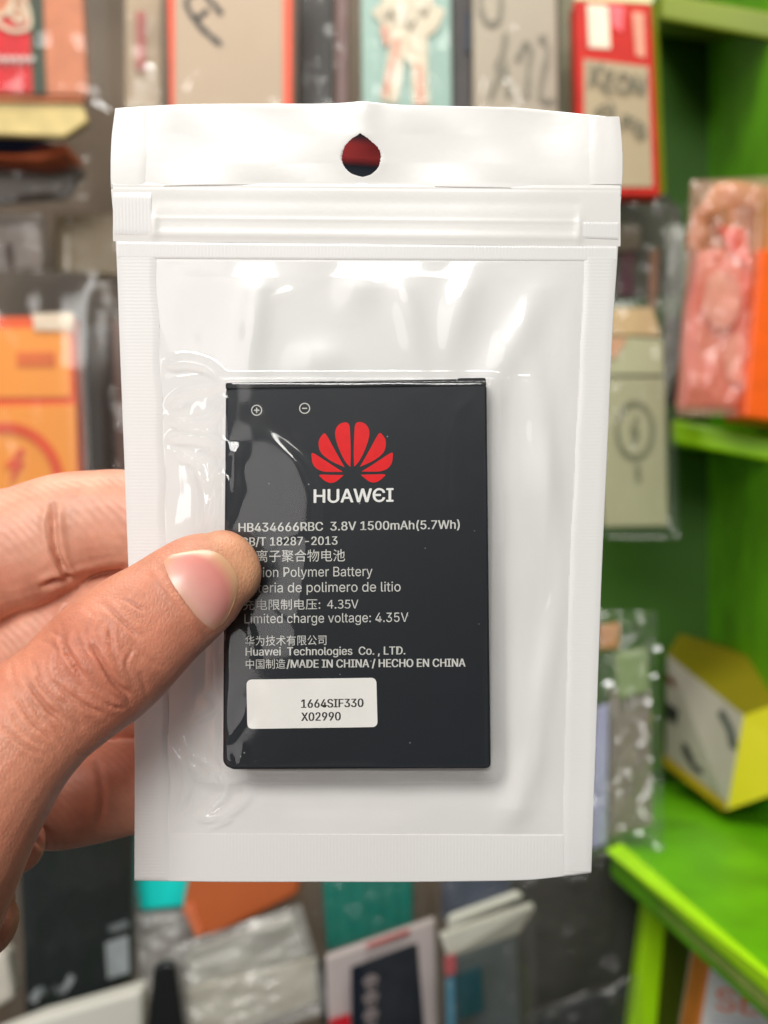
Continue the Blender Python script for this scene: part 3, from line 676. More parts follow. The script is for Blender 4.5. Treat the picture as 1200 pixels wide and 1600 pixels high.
zb = thing('zip_bag', 'white backed clear fronted zip bag held up between thumb and fingers', 'bag', P(570, 1376, .203))
# header with the hang hole: rings from the hole outline out to the rectangle
HC = (564, 243)
hole = smooth([(563, 208), (572, 214), (584, 224), (592, 233), (595, 246), (591, 261), (582, 271), (567, 276), (550, 272), (538, 260), (534, 246), (538, 231), (548, 218), (563, 208)], 8)[:-1]
hole = [(x+RND.uniform(-.8, .8), y+RND.uniform(-.8, .8)) for x, y in hole]
VH = (292-165)/1211.0
def inner(i, n):
    return hole[i]
NH = len(hole)
ang = [math.atan2(y-HC[1], x-HC[0]) for x, y in hole]
def rect_hit(a):
    """where a ray from the hole leaves the header, in bag coordinates"""
    uc, vc = (HC[0]-173)/800.0, (HC[1]-165)/1211.0
    dx, dy = math.cos(a)/800, math.sin(a)/1211
    ts = []
    if dx > 0: ts.append((1-uc)/dx)
    if dx < 0: ts.append(-uc/dx)
    if dy > 0: ts.append((VH-vc)/dy)
    if dy < 0: ts.append(-vc/dy)
    t = min(ts); return uc+dx*t, vc+dy*t
# dense outline: use rectangle samples so that corners are kept, and match the hole by angle
outl = []
for u in np.linspace(0, 1, 90)[:-1]: outl.append((u, 0))
for v in np.linspace(0, VH, 22)[:-1]: outl.append((1, v))
for u in np.linspace(1, 0, 90)[:-1]: outl.append((u, VH))
for v in np.linspace(VH, 0, 22)[:-1]: outl.append((0, v))
uu = np.array([q[0] for q in outl]); vv = np.array([q[1] for q in outl])
ox, oy = bag_xy(uu, vv)
oa = np.arctan2(oy-HC[1], ox-HC[0])
ha = np.unwrap(np.array(ang)); hx = np.array([q[0] for q in hole]); hy = np.array([q[1] for q in hole])
srt = np.argsort(np.array(ang)); aa = np.array(ang)[srt]
aa3 = np.concatenate([aa-2*np.pi, aa, aa+2*np.pi]); hx3 = np.tile(hx[srt], 3); hy3 = np.tile(hy[srt], 3)
ix, iy = np.interp(oa, aa3, hx3), np.interp(oa, aa3, hy3)
NR = 26; No = len(outl); V = []
for r in range(NR):
    s = (r/(NR-1))**1.4
    x = ix*(1-s)+ox*s; y = iy*(1-s)+oy*s
    d = bag_depth(x, y)
    d = d - 0.0005*np.exp(-((x-563)/28)**2)*np.clip((243-y)/70, 0, 1)
    d = d - 0.00003*np.exp(-(((np.hypot(x-HC[0], y-HC[1])-36)/7)**2))
    hw_ = np.clip((x-236)/30, 0, 1)*np.clip((912-x)/30, 0, 1)
    d = d - hw_*0.00022*np.sin(x/70.0+y/90.0)*np.sin(y/40.0) - hw_* 0.00016*np.sin(x/31.0-y/55.0)*np.clip((y-170)/40, 0, 1)*np.clip((285-y)/30, 0, 1)
    V.append(Parr(x, y, d))
V = np.concatenate(V)
F = [(r*No+i, r*No+(i+1) % No, (r+1)*No+(i+1) % No, (r+1)*No+i) for r in range(NR-1) for i in range(No)]
ho = mesh_obj('header', V, F, pearl, zb)
sm = ho.modifiers.new('sheet', 'SOLIDIFY'); sm.thickness = 0.0001; sm.offset = -1

# back sheet below the header
nu, nv = 200, 280
u = np.linspace(0, 1, nu)[None, :]*np.ones((nv, 1)); v = np.linspace(VH, 1, nv)[:, None]*np.ones((1, nu))
px, py = bag_xy(u, v)
wl_, wr_ = win_l(py), win_r(py)
ins = np.clip((px-wl_)/40, 0, 1)*np.clip((wr_-px)/40, 0, 1)*np.clip((py-410)/40, 0, 1)*np.clip((1305-py)/40, 0, 1)
def dome(x, y, cx, cy, sx, sy, a, rot=0):
    c, s = math.cos(rot), math.sin(rot); X = (x-cx)*c+(y-cy)*s; Yy = -(x-cx)*s+(y-cy)*c
    return a*np.exp(-(X/sx)**2-(Yy/sy)**2)
h = 0.0003*vnoise((nv, nu), (9, 7), 5)+0.00045*vnoise((nv, nu), (5, 6), 6)
hd_ = dome(px, py, 395, 500, 22, 90, .0009, .1)+dome(px, py, 720, 480, 26, 80, .0009, .25)+dome(px, py, 800, 540, 26, 90, .0008, .5)
hd_ += dome(px, py, 850, 700, 26, 150, .0011, -.15)+dome(px, py, 868, 1010, 22, 120, .0010, .2)+dome(px, py, 815, 1240, 24, 90, .0009, .3)
h += .75*hd_+.75*dome(px, py, 560, 440, 30, 40, .0006)+dome(px, py, 640, 500, 24, 70, .0006, -.3)+dome(px, py, 500, 560, 40, 30, .0004)
back_h = h*ins
D = bag_depth(px, py)-back_h
bs = mesh_obj('back_sheet', Parr(px, py, D).reshape(-1, 3), grid_faces(nu, nv), pearl_back, zb)
sm = bs.modifiers.new('sheet', 'SOLIDIFY'); sm.thickness = 0.00018; sm.offset = 1

# seals: embossed strips a hair in front of the back sheet
def strip(name, x0f, x1f, y0, y1, mat, off=0.0002, n1=16, n2=120, bulge=0.0):
    yy = np.linspace(y0, y1, n2)[:, None]*np.ones((1, n1)); s = np.linspace(0, 1, n1)[None, :]*np.ones((n2, 1))
    xx = x0f(yy)*(1-s)+x1f(yy)*s
    d = bag_depth(xx, yy)-off*np.clip(np.minimum(s, 1-s)*5+.25, 0, 1)
    return mesh_obj(name, Parr(xx, yy, d).reshape(-1, 3), grid_faces(n1, n2), mat, zb)
strip('side_seal', lambda y: Lf(y)+.6, lambda y: win_l(y)+1.5*np.sin(y/19.0), 402, 1372, ribs_v)
strip('side_seal', lambda y: win_r(y)+1.0*np.sin(y/23.0), lambda y: Rf(y)-.8, 402, 1362, ribs_v)
def hstrip(name, ya, yb, x0, x1, mat, off, prof=None, n1=14, n2=140):
    s = np.linspace(0, 1, n1)[:, None]*np.ones((1, n2)); xx = np.linspace(x0, x1, n2)[None, :]*np.ones((n1, 1))
    a = np.interp(xx, [x0, x1], ya) if not callable(ya) else ya(xx)
    bb = np.interp(xx, [x0, x1], yb) if not callable(yb) else yb(xx)
    yy = a*(1-s)+bb*s
    d = bag_depth(xx, yy)-off-(prof(s, xx) if prof else 0)
    return mesh_obj(name, Parr(xx, yy, d).reshape(-1, 3), grid_faces(n2, n1), mat, zb)
hstrip('bottom_seal', (1303, 1306), lambda x: Bf(x)-.8, 264, 880, ribs_h, .00015)
flat = lambda s, x: 0.0001*np.clip(np.minimum(s, 1-s)*12, 0, 1)
hstrip('upper_seal', (377, 385), (404, 408), 184, 964, ribs_h, .00005, flat)
# front panel of the zip (opaque white band) and the two ridges of the closure
def zprof(s, x):
    e = np.clip((x-232)/14, 0, 1)*np.clip((914-x)/14, 0, 1)
    z = .00010*np.clip(s*9, 0, 1)*np.clip((1-s)*9, 0, 1)
    z = z+e*(.00004*np.exp(-((s-.60)/.035)**2)+.00008*np.exp(-((s-.85)/.07)**2)-.00005*np.exp(-((s-.30)/.1)**2))
    z = z+.00006*np.sin(x/61.0+s*2)+.00025*np.exp(-((x-240)/7)**2-((s-.72)/.2)**2)+.00025*np.exp(-((x-905)/6)**2-((s-.72)/.2)**2)
    z = z+.00005*np.exp(-((s-.04)/.02)**2)
    return z
hstrip('zip_closure', (285, 290), (377, 385), 176.5, 969.5, pearl, .00005, zprof, 60, 320)
hstrip('pressed_zip_end', (300, 301), (366, 368), 177.5, 236, ribs_h, .00012, flat, 14, 30)
hstrip('pressed_zip_end', (346, 347), (372, 374), 910, 966, ribs_h, .00016, flat, 14, 30)

strip('header_fold', lambda y: Lf(y)+.5, lambda y: np.full_like(y, 227.0)+1.2*np.sin(y/17.0), 171, 288, pearl, .00014, 10, 40)
strip('header_fold', lambda y: np.full_like(y, 921.0)+.8*np.sin(y/21.0), lambda y: Rf(y)-.6, 182, 288, pearl, .00010, 10, 40)
# ---- battery
bt = thing('battery', 'flat black rectangular battery with red petal emblem inside the zip bag', 'battery', P(557, 1201, .197))
def batt_xy(s, t):
    return ((BQ[0][0]*(1-s)+BQ[1][0]*s)*(1-t)+(BQ[3][0]*(1-s)+BQ[2][0]*s)*t,
            (BQ[0][1]*(1-s)+BQ[1][1]*s)*(1-t)+(BQ[3][1]*(1-s)+BQ[2][1]*s)*t)
def black_plastic(name, col, rough):
    m, ns, ls, b = new_mat(name)
    tc = node(ns, 'ShaderNodeTexCoord')
    n1 = node(ns, 'ShaderNodeTexNoise'); n1.inputs['Scale'].default_value = 120; n1.inputs['Detail'].default_value = 6
    vo = node(ns, 'ShaderNodeTexVoronoi'); vo.inputs['Scale'].default_value = 330
    ls.new(tc.outputs['Object'], n1.inputs['Vector']); ls.new(tc.outputs['Object'], vo.inputs['Vector'])
    cr = node(ns, 'ShaderNodeValToRGB'); cr.color_ramp.elements[0].position = .03; cr.color_ramp.elements[1].position = .055
    cr.color_ramp.elements[0].color = (.22, .23, .24, 1); cr.color_ramp.elements[1].color = (*col, 1)
    ls.new(vo.outputs['Distance'], cr.inputs[0])
    mr = node(ns, 'ShaderNodeMapRange'); mr.inputs[3].default_value = .85; mr.inputs[4].default_value = 1.2; ls.new(n1.outputs[0], mr.inputs[0])
    vm = node(ns, 'ShaderNodeVectorMath', operation='SCALE'); ls.new(cr.outputs[0], vm.inputs[0]); ls.new(mr.outputs[0], vm.inputs['Scale'])
    ls.new(vm.outputs[0], b.inputs['Base Color']); b.inputs['Roughness'].default_value = rough; b.inputs['Specular IOR Level'].default_value = .25
    bp = node(ns, 'ShaderNodeBump'); bp.inputs['Strength'].default_value = .08; bp.inputs['Distance'].default_value = .0003
    ls.new(n1.outputs[0], bp.inputs['Height']); ls.new(bp.outputs[0], b.inputs['Normal'])
    return m
bm_body = black_plastic('black_label_wrap', (.0078, .0112, .0155), .45)
bm_cap = black_plastic('black_plastic_cap', (.010, .013, .014), .5)
def bslab(pts, front, thick):
    n = len(pts); fr = [P(x, y, batt_front(y)+front) for x, y in pts]
    bk = [p+Vector((0, thick, 0)) for p in fr]
    return MB().add(fr+bk, [tuple(range(n)), tuple(reversed(range(n, 2*n)))]+[((i+1) % n, i, n+i, n+(i+1) % n) for i in range(n)])
bslab([(352.5, 608), (760.5, 602), (761.5, 700), (764.5, 980), (767, 1196), (763, 1201), (364, 1202.5), (353, 1198), (348, 1190), (350, 900)], 0, .0044).build('battery_body', bm_body, bt, .00045)
bslab([(352, 598), (714, 592), (714, 603), (352.5, 609)], .00012, .0042).build('top_cap', bm_cap, bt, .0003)
bslab([(714.6, 590.5), (759, 590), (760.5, 603), (714.6, 603.4)], .00030, .0042).build('top_cap', bm_cap, bt, .0003)
BF = lambda y: batt_front(y)-.00004
prt = MB()
def put(body, x0, x1, y0, y1, cap, bold=0.0):
    cjk = any(ord(ch) > 0x2000 for ch in body)
    px_, py_, f = text_px(body, x0, x1, y0, y1, cap, text_geo(body)[0][:, 1].max() if cjk else None)
    for k in range(1 if bold <= 0 else 3):       # heavier lettering: printed again a touch to the side
        prt.add(Parr(px_+bold*(k-1)*(bold > 0), py_, BF(py_)-k*.000002), f)
put('HB434666RBC  3.8V 1500mAh(5.7Wh)', 373, 718, 831, 826, 13.5, .4)
put('GB/T 18287-2013', 377, 527, 853, 851, 13.0, .35)
put('锂离子聚合物电池', 380, 539, 877, 875.5, 17.5)
put('Li-ion Polymer Battery', 384, 582, 902, 900, 15)
put('Bateria de polimero de litio', 380, 626, 926, 924, 15)
put('充电限制电压:  4.35V', 380, 560, 952, 950.5, 15.5)
put('Limited charge voltage: 4.35V', 382, 638, 974, 971.5, 14.5)
put('华为技术有限公司', 383, 510, 1008, 1006.5, 14.5)
put('Huawei  Technologies  Co. , LTD.', 384, 633, 1024.5, 1022.5, 12.5, .35)
put('中国制造', 384, 446, 1044, 1043.5, 14)
put('/MADE IN CHINA / HECHO EN CHINA', 448, 727, 1043.5, 1041.5, 12.5, .5)
for cx, cy, minus in ((401, 641, 0), (476, 638, 1)):
    prt.add(*[(lambda n: ([P(cx+r*math.cos(2*math.pi*i/n), cy+r*math.sin(2*math.pi*i/n), BF(cy)) for r in (8.6, 7.0) for i in range(n)], [(i, (i+1) % n, n+(i+1) % n, n+i) for i in range(n)]))(32)][0])
    prt.stroke([(cx-4, cy), (cx+4, cy)], BF(cy), 1.8)
    if not minus: prt.stroke([(cx, cy-4), (cx, cy+4)], BF(cy)-.00001, 1.8)
prt.build('printed_text', paint('white_print_ink', C(206, 206, 200), .5, .08, 900), bt)
px_, py_, f = text_px('HUAW\u0404I', 490.8, 614.2, 785.5, 783.5, 20.5)
q = MB()
for k, (dx, dy) in enumerate(((-.8, 0), (.8, 0), (0, .5), (0, -.5), (0, 0))): q.add(Parr(px_+dx, py_+dy, BF(py_)-k*.000002), f)
q.build('brand_lettering', paint('white_brand_ink', C(236, 236, 232), .5, .04, 900), bt)
pet = [[(583, 415), (581, 370), (582, 320), (584, 270), (587, 245), (597, 234), (616, 235), (633, 246), (644, 268), (643, 295), (633, 330), (616, 370), (600, 397)],
       [(606, 416), (628, 378), (652, 335), (672, 298), (687, 278), (700, 288), (710, 305), (712, 325), (706, 350), (690, 370), (655, 394)],
       [(613, 435), (650, 412), (690, 386), (736, 358), (740, 378), (736, 400), (724, 418), (706, 429), (680, 435)],
       [(610, 448), (660, 447), (708, 447), (700, 460), (684, 473), (664, 480), (645, 476), (628, 464)]]
lg = MB()
for i, p in enumerate(pet):
    for sgn in (1, -1):
        o_ = smooth(p+[p[0]], 4)[:-1]
        pts = [(330+(575+sgn*(x-575))/2.609, 570+y/2.609+(.6 if sgn < 0 else 0)) for x, y in o_]
        if sgn < 0: pts = pts[::-1]
        lg.add([P(x, y, BF(y)) for x, y in pts], [tuple(range(len(pts)))])
lg.build('petal_emblem', paint('red_emblem_ink', C(226, 8, 18, 1.05), .5, .06, 600, spec=.25), bt)
def rrect(quad, r, n=6):
    out = []
    for i in range(4):
        p = np.array(quad[i], float); a = np.array(quad[i-1], float)-p; c = np.array(quad[(i+1) % 4], float)-p
        a /= np.linalg.norm(a); c /= np.linalg.norm(c)
        for k in range(n+1):
            t = k/n; q = p+a*r*(1-t)**2+c*r*t**2; out.append(tuple(q))
    return out
sk = bslab(rrect([(385, 1062), (588, 1059), (590, 1136), (386.5, 1139)], 9), -.00009, .00008).build('serial_sticker', paint('sticker_paper', C(242, 240, 234), .55, .03, 120, .05, 900), bt)
q = MB()
for s_, x0, x1, y0, y1 in (('1664SIF330', 471, 567.5, 1106, 1104.5), ('X02990', 471, 532, 1126.5, 1125.5)):
    px_, py_, f = text_px(s_, x0, x1, y0, y1, 13)
    for k in range(3): q.add(Parr(px_+(k-1)*.6, py_, batt_front(py_)-.00012-k*.000002), f)
q.build('serial_text', paint('serial_ink', C(44, 44, 46), .6), sk)

# ---- clear front film: a tight skin over the battery, relaxed on a grid, then creased
step = 2.0
gx = np.arange(244, 916, step); gy = np.arange(405, 1308, step)
FX, FY = np.meshgrid(gx, gy)
l_, r_ = win_l(FY), win_r(FY)
insd = (FX > l_) & (FX < r_) & (FY > 408) & (FY < 1304)
bd = bag_depth(FX, FY)
hb = np.where((FX > 349) & (FX < 766) & (FY > 592) & (FY < 1202), bd-batt_front(FY)+.00018, 0)
from_c = 4
def relax(hb, ins, it, h=None):
    h = hb.copy() if h is None else h
    for k in range(it):
        a = h.copy()
        a[1:-1, 1:-1] = .25*(h[:-2, 1:-1]+h[2:, 1:-1]+h[1:-1, :-2]+h[1:-1, 2:])
        a = h+1.0*(a-h)
        h = np.where(ins, np.maximum(a, hb), 0)
    return h
hc = relax(hb[::from_c, ::from_c], insd[::from_c, ::from_c], 900)
yi = np.linspace(0, hc.shape[0]-1, hb.shape[0]); xi = np.linspace(0, hc.shape[1]-1, hb.shape[1])
y0 = np.minimum(yi.astype(int), hc.shape[0]-2); x0 = np.minimum(xi.astype(int), hc.shape[1]-2)
fy = (yi-y0)[:, None]; fx = (xi-x0)[None, :]
h0 = (hc[y0][:, x0]*(1-fx)+hc[y0][:, x0+1]*fx)*(1-fy)+(hc[y0+1][:, x0]*(1-fx)+hc[y0+1][:, x0+1]*fx)*fy
hf = relax(hb, insd, 260, h0)
# away from the battery the film sags onto the back sheet: keep part of the tent only
outb = (hb == 0)
dist_b = np.hypot(np.maximum(np.maximum(349-FX, FX-766), 0), np.maximum(np.maximum(592-FY, FY-1202), 0))
side_l = np.clip((352-FX)/40, 0, 1)
sag = np.exp(-(dist_b/(15.0+34*side_l))**1.3)
hf = np.where(outb, hf*(.25+.75*sag)*(.03+.97*np.exp(-np.maximum(592-FY, 0)/3.2)), hf)
edge = np.clip(np.minimum(np.minimum(FX-l_, r_-FX), np.minimum(FY-408, 1304-FY))/26, 0, 1)**.8
def ridge(pts, wdt, amp, taper=True):
    d, al = seg_dist(FX, FY, smooth(pts, 6) if len(pts) > 2 else pts)
    t_ = np.clip(np.minimum(al, 1-al)*6, 0, 1) if taper else 1
    return amp*t_*np.exp(-(d/wdt)**2)
cre = np.zeros_like(hf)
for pts, wd, am in [
    ([(250, 562), (268, 568), (290, 565), (320, 572), (342, 590), (352, 608)], 7, .00075),
    ([(258, 641), (275, 622), (300, 612), (330, 606), (350, 600)], 6, .0007),
    ([(253, 645), (268, 658), (300, 660), (325, 655), (342, 640), (350, 620)], 6, .0007),
    ([(258, 690), (275, 682), (310, 682), (338, 692), (352, 715)], 7, .0008),
    ([(260, 697), (275, 708), (290, 722)], 4, .0003),
    ([(275, 705), (303, 718), (320, 712), (335, 700)], 5, .0006),
    ([(303, 722), (312, 745), (318, 775), (317, 840)], 7, .0009),
    ([(326, 830), (330, 780), (336, 745), (344, 732)], 5, .0006),
    ([(346, 740), (347, 780), (338, 840)], 5, .0007),
    ([(364, 690), (365, 760), (352, 820)], 9, .0008),
    ([(265, 1165), (280, 1190), (287, 1210), (288, 1235), (272, 1272)], 5, .0006),
    ([(283, 1150), (300, 1178), (330, 1200), (348, 1220), (345, 1240), (325, 1262), (305, 1280)], 5, .0007),
    ([(305, 1283), (335, 1276), (362, 1264), (380, 1245), (384, 1225)], 5, .0006),
    ([(285, 1170), (305, 1205), (340, 1212)], 8, .0006),
    ([(262, 1200), (266, 1235), (262, 1245), (268, 1262)], 4, .0005),
    ([(318, 1085), (335, 1092), (332, 1112), (298, 1130)], 5, .0006),
    ([(315, 1302), (340, 1288), (362, 1276)], 4, .0005),
    ([(388, 1090), (380, 1120), (366, 1140), (352, 1160)], 5, .0004),
    ([(352, 1178), (372, 1200), (380, 1160)], 6, .0003),
    ([(783, 665), (788, 720), (778, 800), (776, 860)], 9, .0006),
    ([(806, 660), (802, 720), (800, 770)], 8, .0007),
    ([(742, 610), (712, 650), (700, 700), (698, 770), (702, 820)], 9, .00022),
    ([(415, 862), (440, 842), (480, 828)], 6, .0004), ([(420, 900), (450, 903), (490, 900)], 7, .0002), ([(408, 940), (432, 962), (466, 985)], 6, .0002), ([(384, 968), (394, 1000), (402, 1040)], 6, .0004),
    ([(520, 560), (530, 540), (536, 525)], 3, .0003),
    ([(470, 450), (420, 480), (395, 540)], 14, .0005),
    ([(720, 440), (705, 500), (700, 560)], 14, .0005), ([(800, 450), (780, 520), (810, 580)], 16, .0005),
    ([(880, 560), (850, 640), (820, 700)], 14, .0006), ([(890, 900), (850, 980), (830, 1080)], 14, .0007),
    ([(850, 1150), (815, 1230), (800, 1290)], 14, .0006), ([(600, 430), (585, 480), (600, 540)], 16, .0005)]:
    cre += ridge(pts, wd, am*(2.6 if pts[0][0] < 352 and 550 < pts[0][1] < 1320 else .22 if pts[0][1] < 600 else .5))
ny, nx = FX.shape
left = np.exp(-((FX-300)/70)**2)*np.exp(-((FY-700)/150)**2)+.6*np.exp(-((FX-300)/60)**2)*np.exp(-((FY-1200)/90)**2)
onb = np.clip((FX-349)/10, 0, 1)*np.clip((766-FX)/10, 0, 1)*np.clip((FY-592)/10, 0, 1)*np.clip((1202-FY)/10, 0, 1)
nz_ = .00030*vnoise((ny, nx), (11, 9), 41)+.00012*vnoise((ny, nx), (26, 20), 42)
cre += (nz_*(1-.8*onb)*(.25+.75*np.clip((FY-585)/60, 0, 1))*(1-.5*np.clip((FX-760)/30, 0, 1))+.00004*vnoise((ny, nx), (9, 6), 45)) + left*.00035*vnoise((ny, nx), (30, 26), 43)
# pressed flat under the thumb
dth, _ = seg_dist(FX, FY, [(410, 890), (340, 905), (240, 985), (170, 1040)])
press = 1-np.exp(-(dth/62)**4)
bh_s = np.interp(np.arange(1), [0], [0])
topf = .3+.7*np.clip((FY-408)/160, 0, 1)
base_h = .00025*edge*topf
hf2 = np.where(outb, hf*(.35+.65*press), hf)
cx_ = np.interp(FY[:, 0], [640, 680, 720, 770, 830, 900, 980, 1060, 1110], [385, 420, 462, 484, 482, 470, 464, 452, 420])[:, None]
kk = np.hanning(25); kk /= kk.sum(); cx_ = np.convolve(np.pad(cx_[:, 0], 12, mode='edge'), kk, 'valid')[:, None]
pil = np.where(FX < cx_, np.clip(1-(cx_-FX)/118, 0, 1), np.exp(-((FX-cx_)/15)**2))
vw = np.clip((FY-645)/95, 0, 1)*np.clip((1110-FY)/110, 0, 1); vw = vw*vw*(3-2*vw)
pil = .00052*pil*vw*np.clip((FX-335)/25, 0, 1)
H = np.maximum(hf2, base_h)+(cre+pil)*edge*press
H = H+.00012*(hb > 0)
for k in range(8): H[1:-1, 1:-1] = .5*H[1:-1, 1:-1]+.125*(H[:-2, 1:-1]+H[2:, 1:-1]+H[1:-1, :-2]+H[1:-1, 2:])
# ride over the waves of the back sheet
bh = np.zeros_like(H)
for args in ((395, 500, 22, 90, .0009, .1), (720, 480, 26, 80, .0009, .25), (800, 540, 26, 90, .0008, .5), (850, 700, 26, 150, .0011, -.15), (868, 1010, 22, 120, .0010, .2), (815, 1240, 24, 90, .0009, .3), (560, 440, 30, 40, .0006), (640, 500, 24, 70, .0006, -.3), (500, 560, 40, 30, .0004)):
    bh += .75*dome(FX, FY, *args)
H = H+np.where(outb, bh*edge*(.4+.6*topf)*(1-.5*sag), 0)+.0003*edge*outb*topf
idx = -np.ones(FX.shape, int); keep = insd; idx[keep] = np.arange(keep.sum())
q = np.stack([idx[:-1, :-1], idx[:-1, 1:], idx[1:, 1:], idx[1:, :-1]], -1).reshape(-1, 4); q = q[(q >= 0).all(1)]
filmV = Parr(FX, FY, bd-H)[keep]
fm = film_mat('glossy_window_film', .09, .062, .85, .005, (1, 1, 1))
mesh_obj('front_film', filmV, q, fm, zb)

# ------------------------------------------------------------------ the hand
def tube(stations, thick=.85, n=28, sub=6):
    """finger: stations of (px, py, depth, half width in picture units, optional thickness ratio), rounded at the first station"""
    st = [tuple(s)+(thick,)*(5-len(s)) for s in stations]
    st = smooth(st, sub)
    c = [P(s[0], s[1], s[2]) for s in st]; r = [s[3]*K*s[2]/1600 for s in st]
    V = []; F = []
    m_ = len(st)
    tan = [(c[min(m_-1, i+1)]-c[max(0, i-1)]).normalized() for i in range(m_)]
    # round tip
    caps = []
    for k in range(6, 0, -1):
        a_ = k/6*math.pi/2
        caps.append((c[0]-tan[0]*r[0]*.85*math.sin(a_), r[0]*max(.02, math.cos(a_)), tan[0], st[0][4]))
    rows = caps+[(c[i], r[i], tan[i], st[i][4]) for i in range(m_)]
    for cc, rr, tt, th in rows:
        wd = tt.cross(Vector((0, 1, 0))).normalized(); dp = wd.cross(tt).normalized()
        for j in range(n):
            a_ = 2*math.pi*j/n; ca, sa = math.cos(a_), math.sin(a_)
            e = 2/2.25
            x_ = math.copysign(abs(ca)**e, ca); y_ = math.copysign(abs(sa)**e, sa)
            V.append(cc+wd*rr*x_+dp*rr*th*y_)
    R_ = len(rows)
    for i in range(R_-1):
        for j in range(n): F.append((i*n+j, i*n+(j+1) % n, (i+1)*n+(j+1) % n, (i+1)*n+j))
    F.append(tuple(reversed(range(n)))); F.append(tuple(range((R_-1)*n, R_*n)))
    return V, F
def AB(a, b): return (.793*a+.612*b, -.612*a+.793*b)
th = []
for a_, c_, hw, Yy, tr in [(-262, 917, 62, .1877, .80), (-290, 913, 75, .1866, .80), (-325, 911, 82, .1850, .82), (-378, 911, 88, .1836, .86), (-427, 911, 96, .1822, .88), (-502, 916, 103, .1800, .90),
                           (-586, 920, 98, .1780, .88), (-640, 921, 101, .1765, .88), (-714, 932, 110, .1745, .90), (-803, 958, 124, .1730, .95), (-900, 985, 150, .1730, 1.0), (-1020, 1010, 185, .178, 1.0), (-1130, 1010, 200, .190, 1.0)]:
    x, y = AB(a_, c_); th.append((x, y, Yy, hw, tr))
hm = MB()
hm.add(*tube(th))
hm.add(*tube([(330, 842, .2100, 62, .7), (260, 824, .2118, 76, .8), (196, 812, .2125, 78, .85), (150, 815, .2128, 81), (100, 826, .2130, 88), (40, 853, .2128, 96), (0, 863, .2125, 96), (-80, 900, .2110, 100), (-170, 950, .2080, 112), (-280, 1040, .202, 130)]))
hm.add(*tube([(330, 968, .2110, 62, .7), (250, 962, .2135, 74, .8), (150, 968, .2175, 72), (60, 1000, .2185, 74), (-20, 1035, .2180, 78), (-120, 1050, .2120, 100), (-260, 1100, .205, 130)]))
hm.add(*tube([(340, 1090, .2120, 60, .7), (260, 1085, .2145, 70, .8), (180, 1082, .2185, 74), (80, 1092, .2195, 76), (0, 1110, .2180, 82), (-120, 1140, .2120, 100), (-260, 1180, .206, 130)]))
hm.add(*tube([(290, 1222, .2130, 60, .7), (220, 1226, .2150, 72, .85), (150, 1238, .2160, 77), (95, 1250, .2155, 76), (40, 1250, .2140, 80), (-60, 1260, .2100, 100), (-200, 1260, .205, 130)]))
hm.add(*tube([(30, 1318, .2020, 46, .9), (0, 1312, .2030, 60), (-60, 1300, .2040, 90), (-160, 1290, .2040, 130)]))
hm.add(*tube([(-24, 1446, .1990, 56, .9), (-42, 1428, .2000, 76), (-110, 1380, .200, 120), (-220, 1340, .200, 170), (-330, 1300, .198, 190)]))
hm.add(*tube([(-200, 1080, .203, 150, .6), (-260, 1150, .200, 230, .5), (-300, 1280, .196, 250, .5), (-380, 1450, .185, 220, .6), (-470, 1640, .165, 210, .75), (-560, 1900, .135, 240, .8), (-700, 2400, .10, 330, .85)]))
tmp = mesh_obj('hand_build', hm.v, hm.f, None)
rm = tmp.modifiers.new('r', 'REMESH'); rm.mode = 'VOXEL'; rm.voxel_size = 0.00042
s1 = tmp.modifiers.new('s', 'SMOOTH'); s1.factor = .5; s1.iterations = 5
dg = bpy.context.evaluated_depsgraph_get(); dg.update()
hme = bpy.data.meshes.new_from_object(tmp.evaluated_get(dg)); bpy.data.objects.remove(tmp)
nvh = len(hme.vertices); co = np.zeros(nvh*3); hme.vertices.foreach_get('co', co); co = co.reshape(-1, 3)
no = np.zeros(nvh*3); hme.vertices.foreach_get('normal', no); no = no.reshape(-1, 3)
hpx = 600+co[:, 0]*1600/(K*co[:, 1]); hpy = 800-(co[:, 2]-CZ)*1600/(K*co[:, 1])
facing = np.clip(-no[:, 1]*1.4, 0, 1)
ha_ = .793*hpx-.612*hpy; hb_ = .612*hpx+.793*hpy
is_th = (co[:, 1] < .1935) & (ha_ > -900)
disp = np.zeros(nvh)
def groove(pts, w, amp, mask, both=True):
    d, al = seg_dist(hpx, hpy, smooth(pts, 6) if len(pts) > 2 else pts)
    t_ = np.clip(np.minimum(al, 1-al)*5, 0, 1)
    g = -amp*np.exp(-(d/w)**2)
    if both: g += amp*.45*np.exp(-((d-w*2.1)/(w*1.3))**2)
    return 2.3*g*t_*mask*facing
T_ = is_th.astype(float); Fg = 1-T_
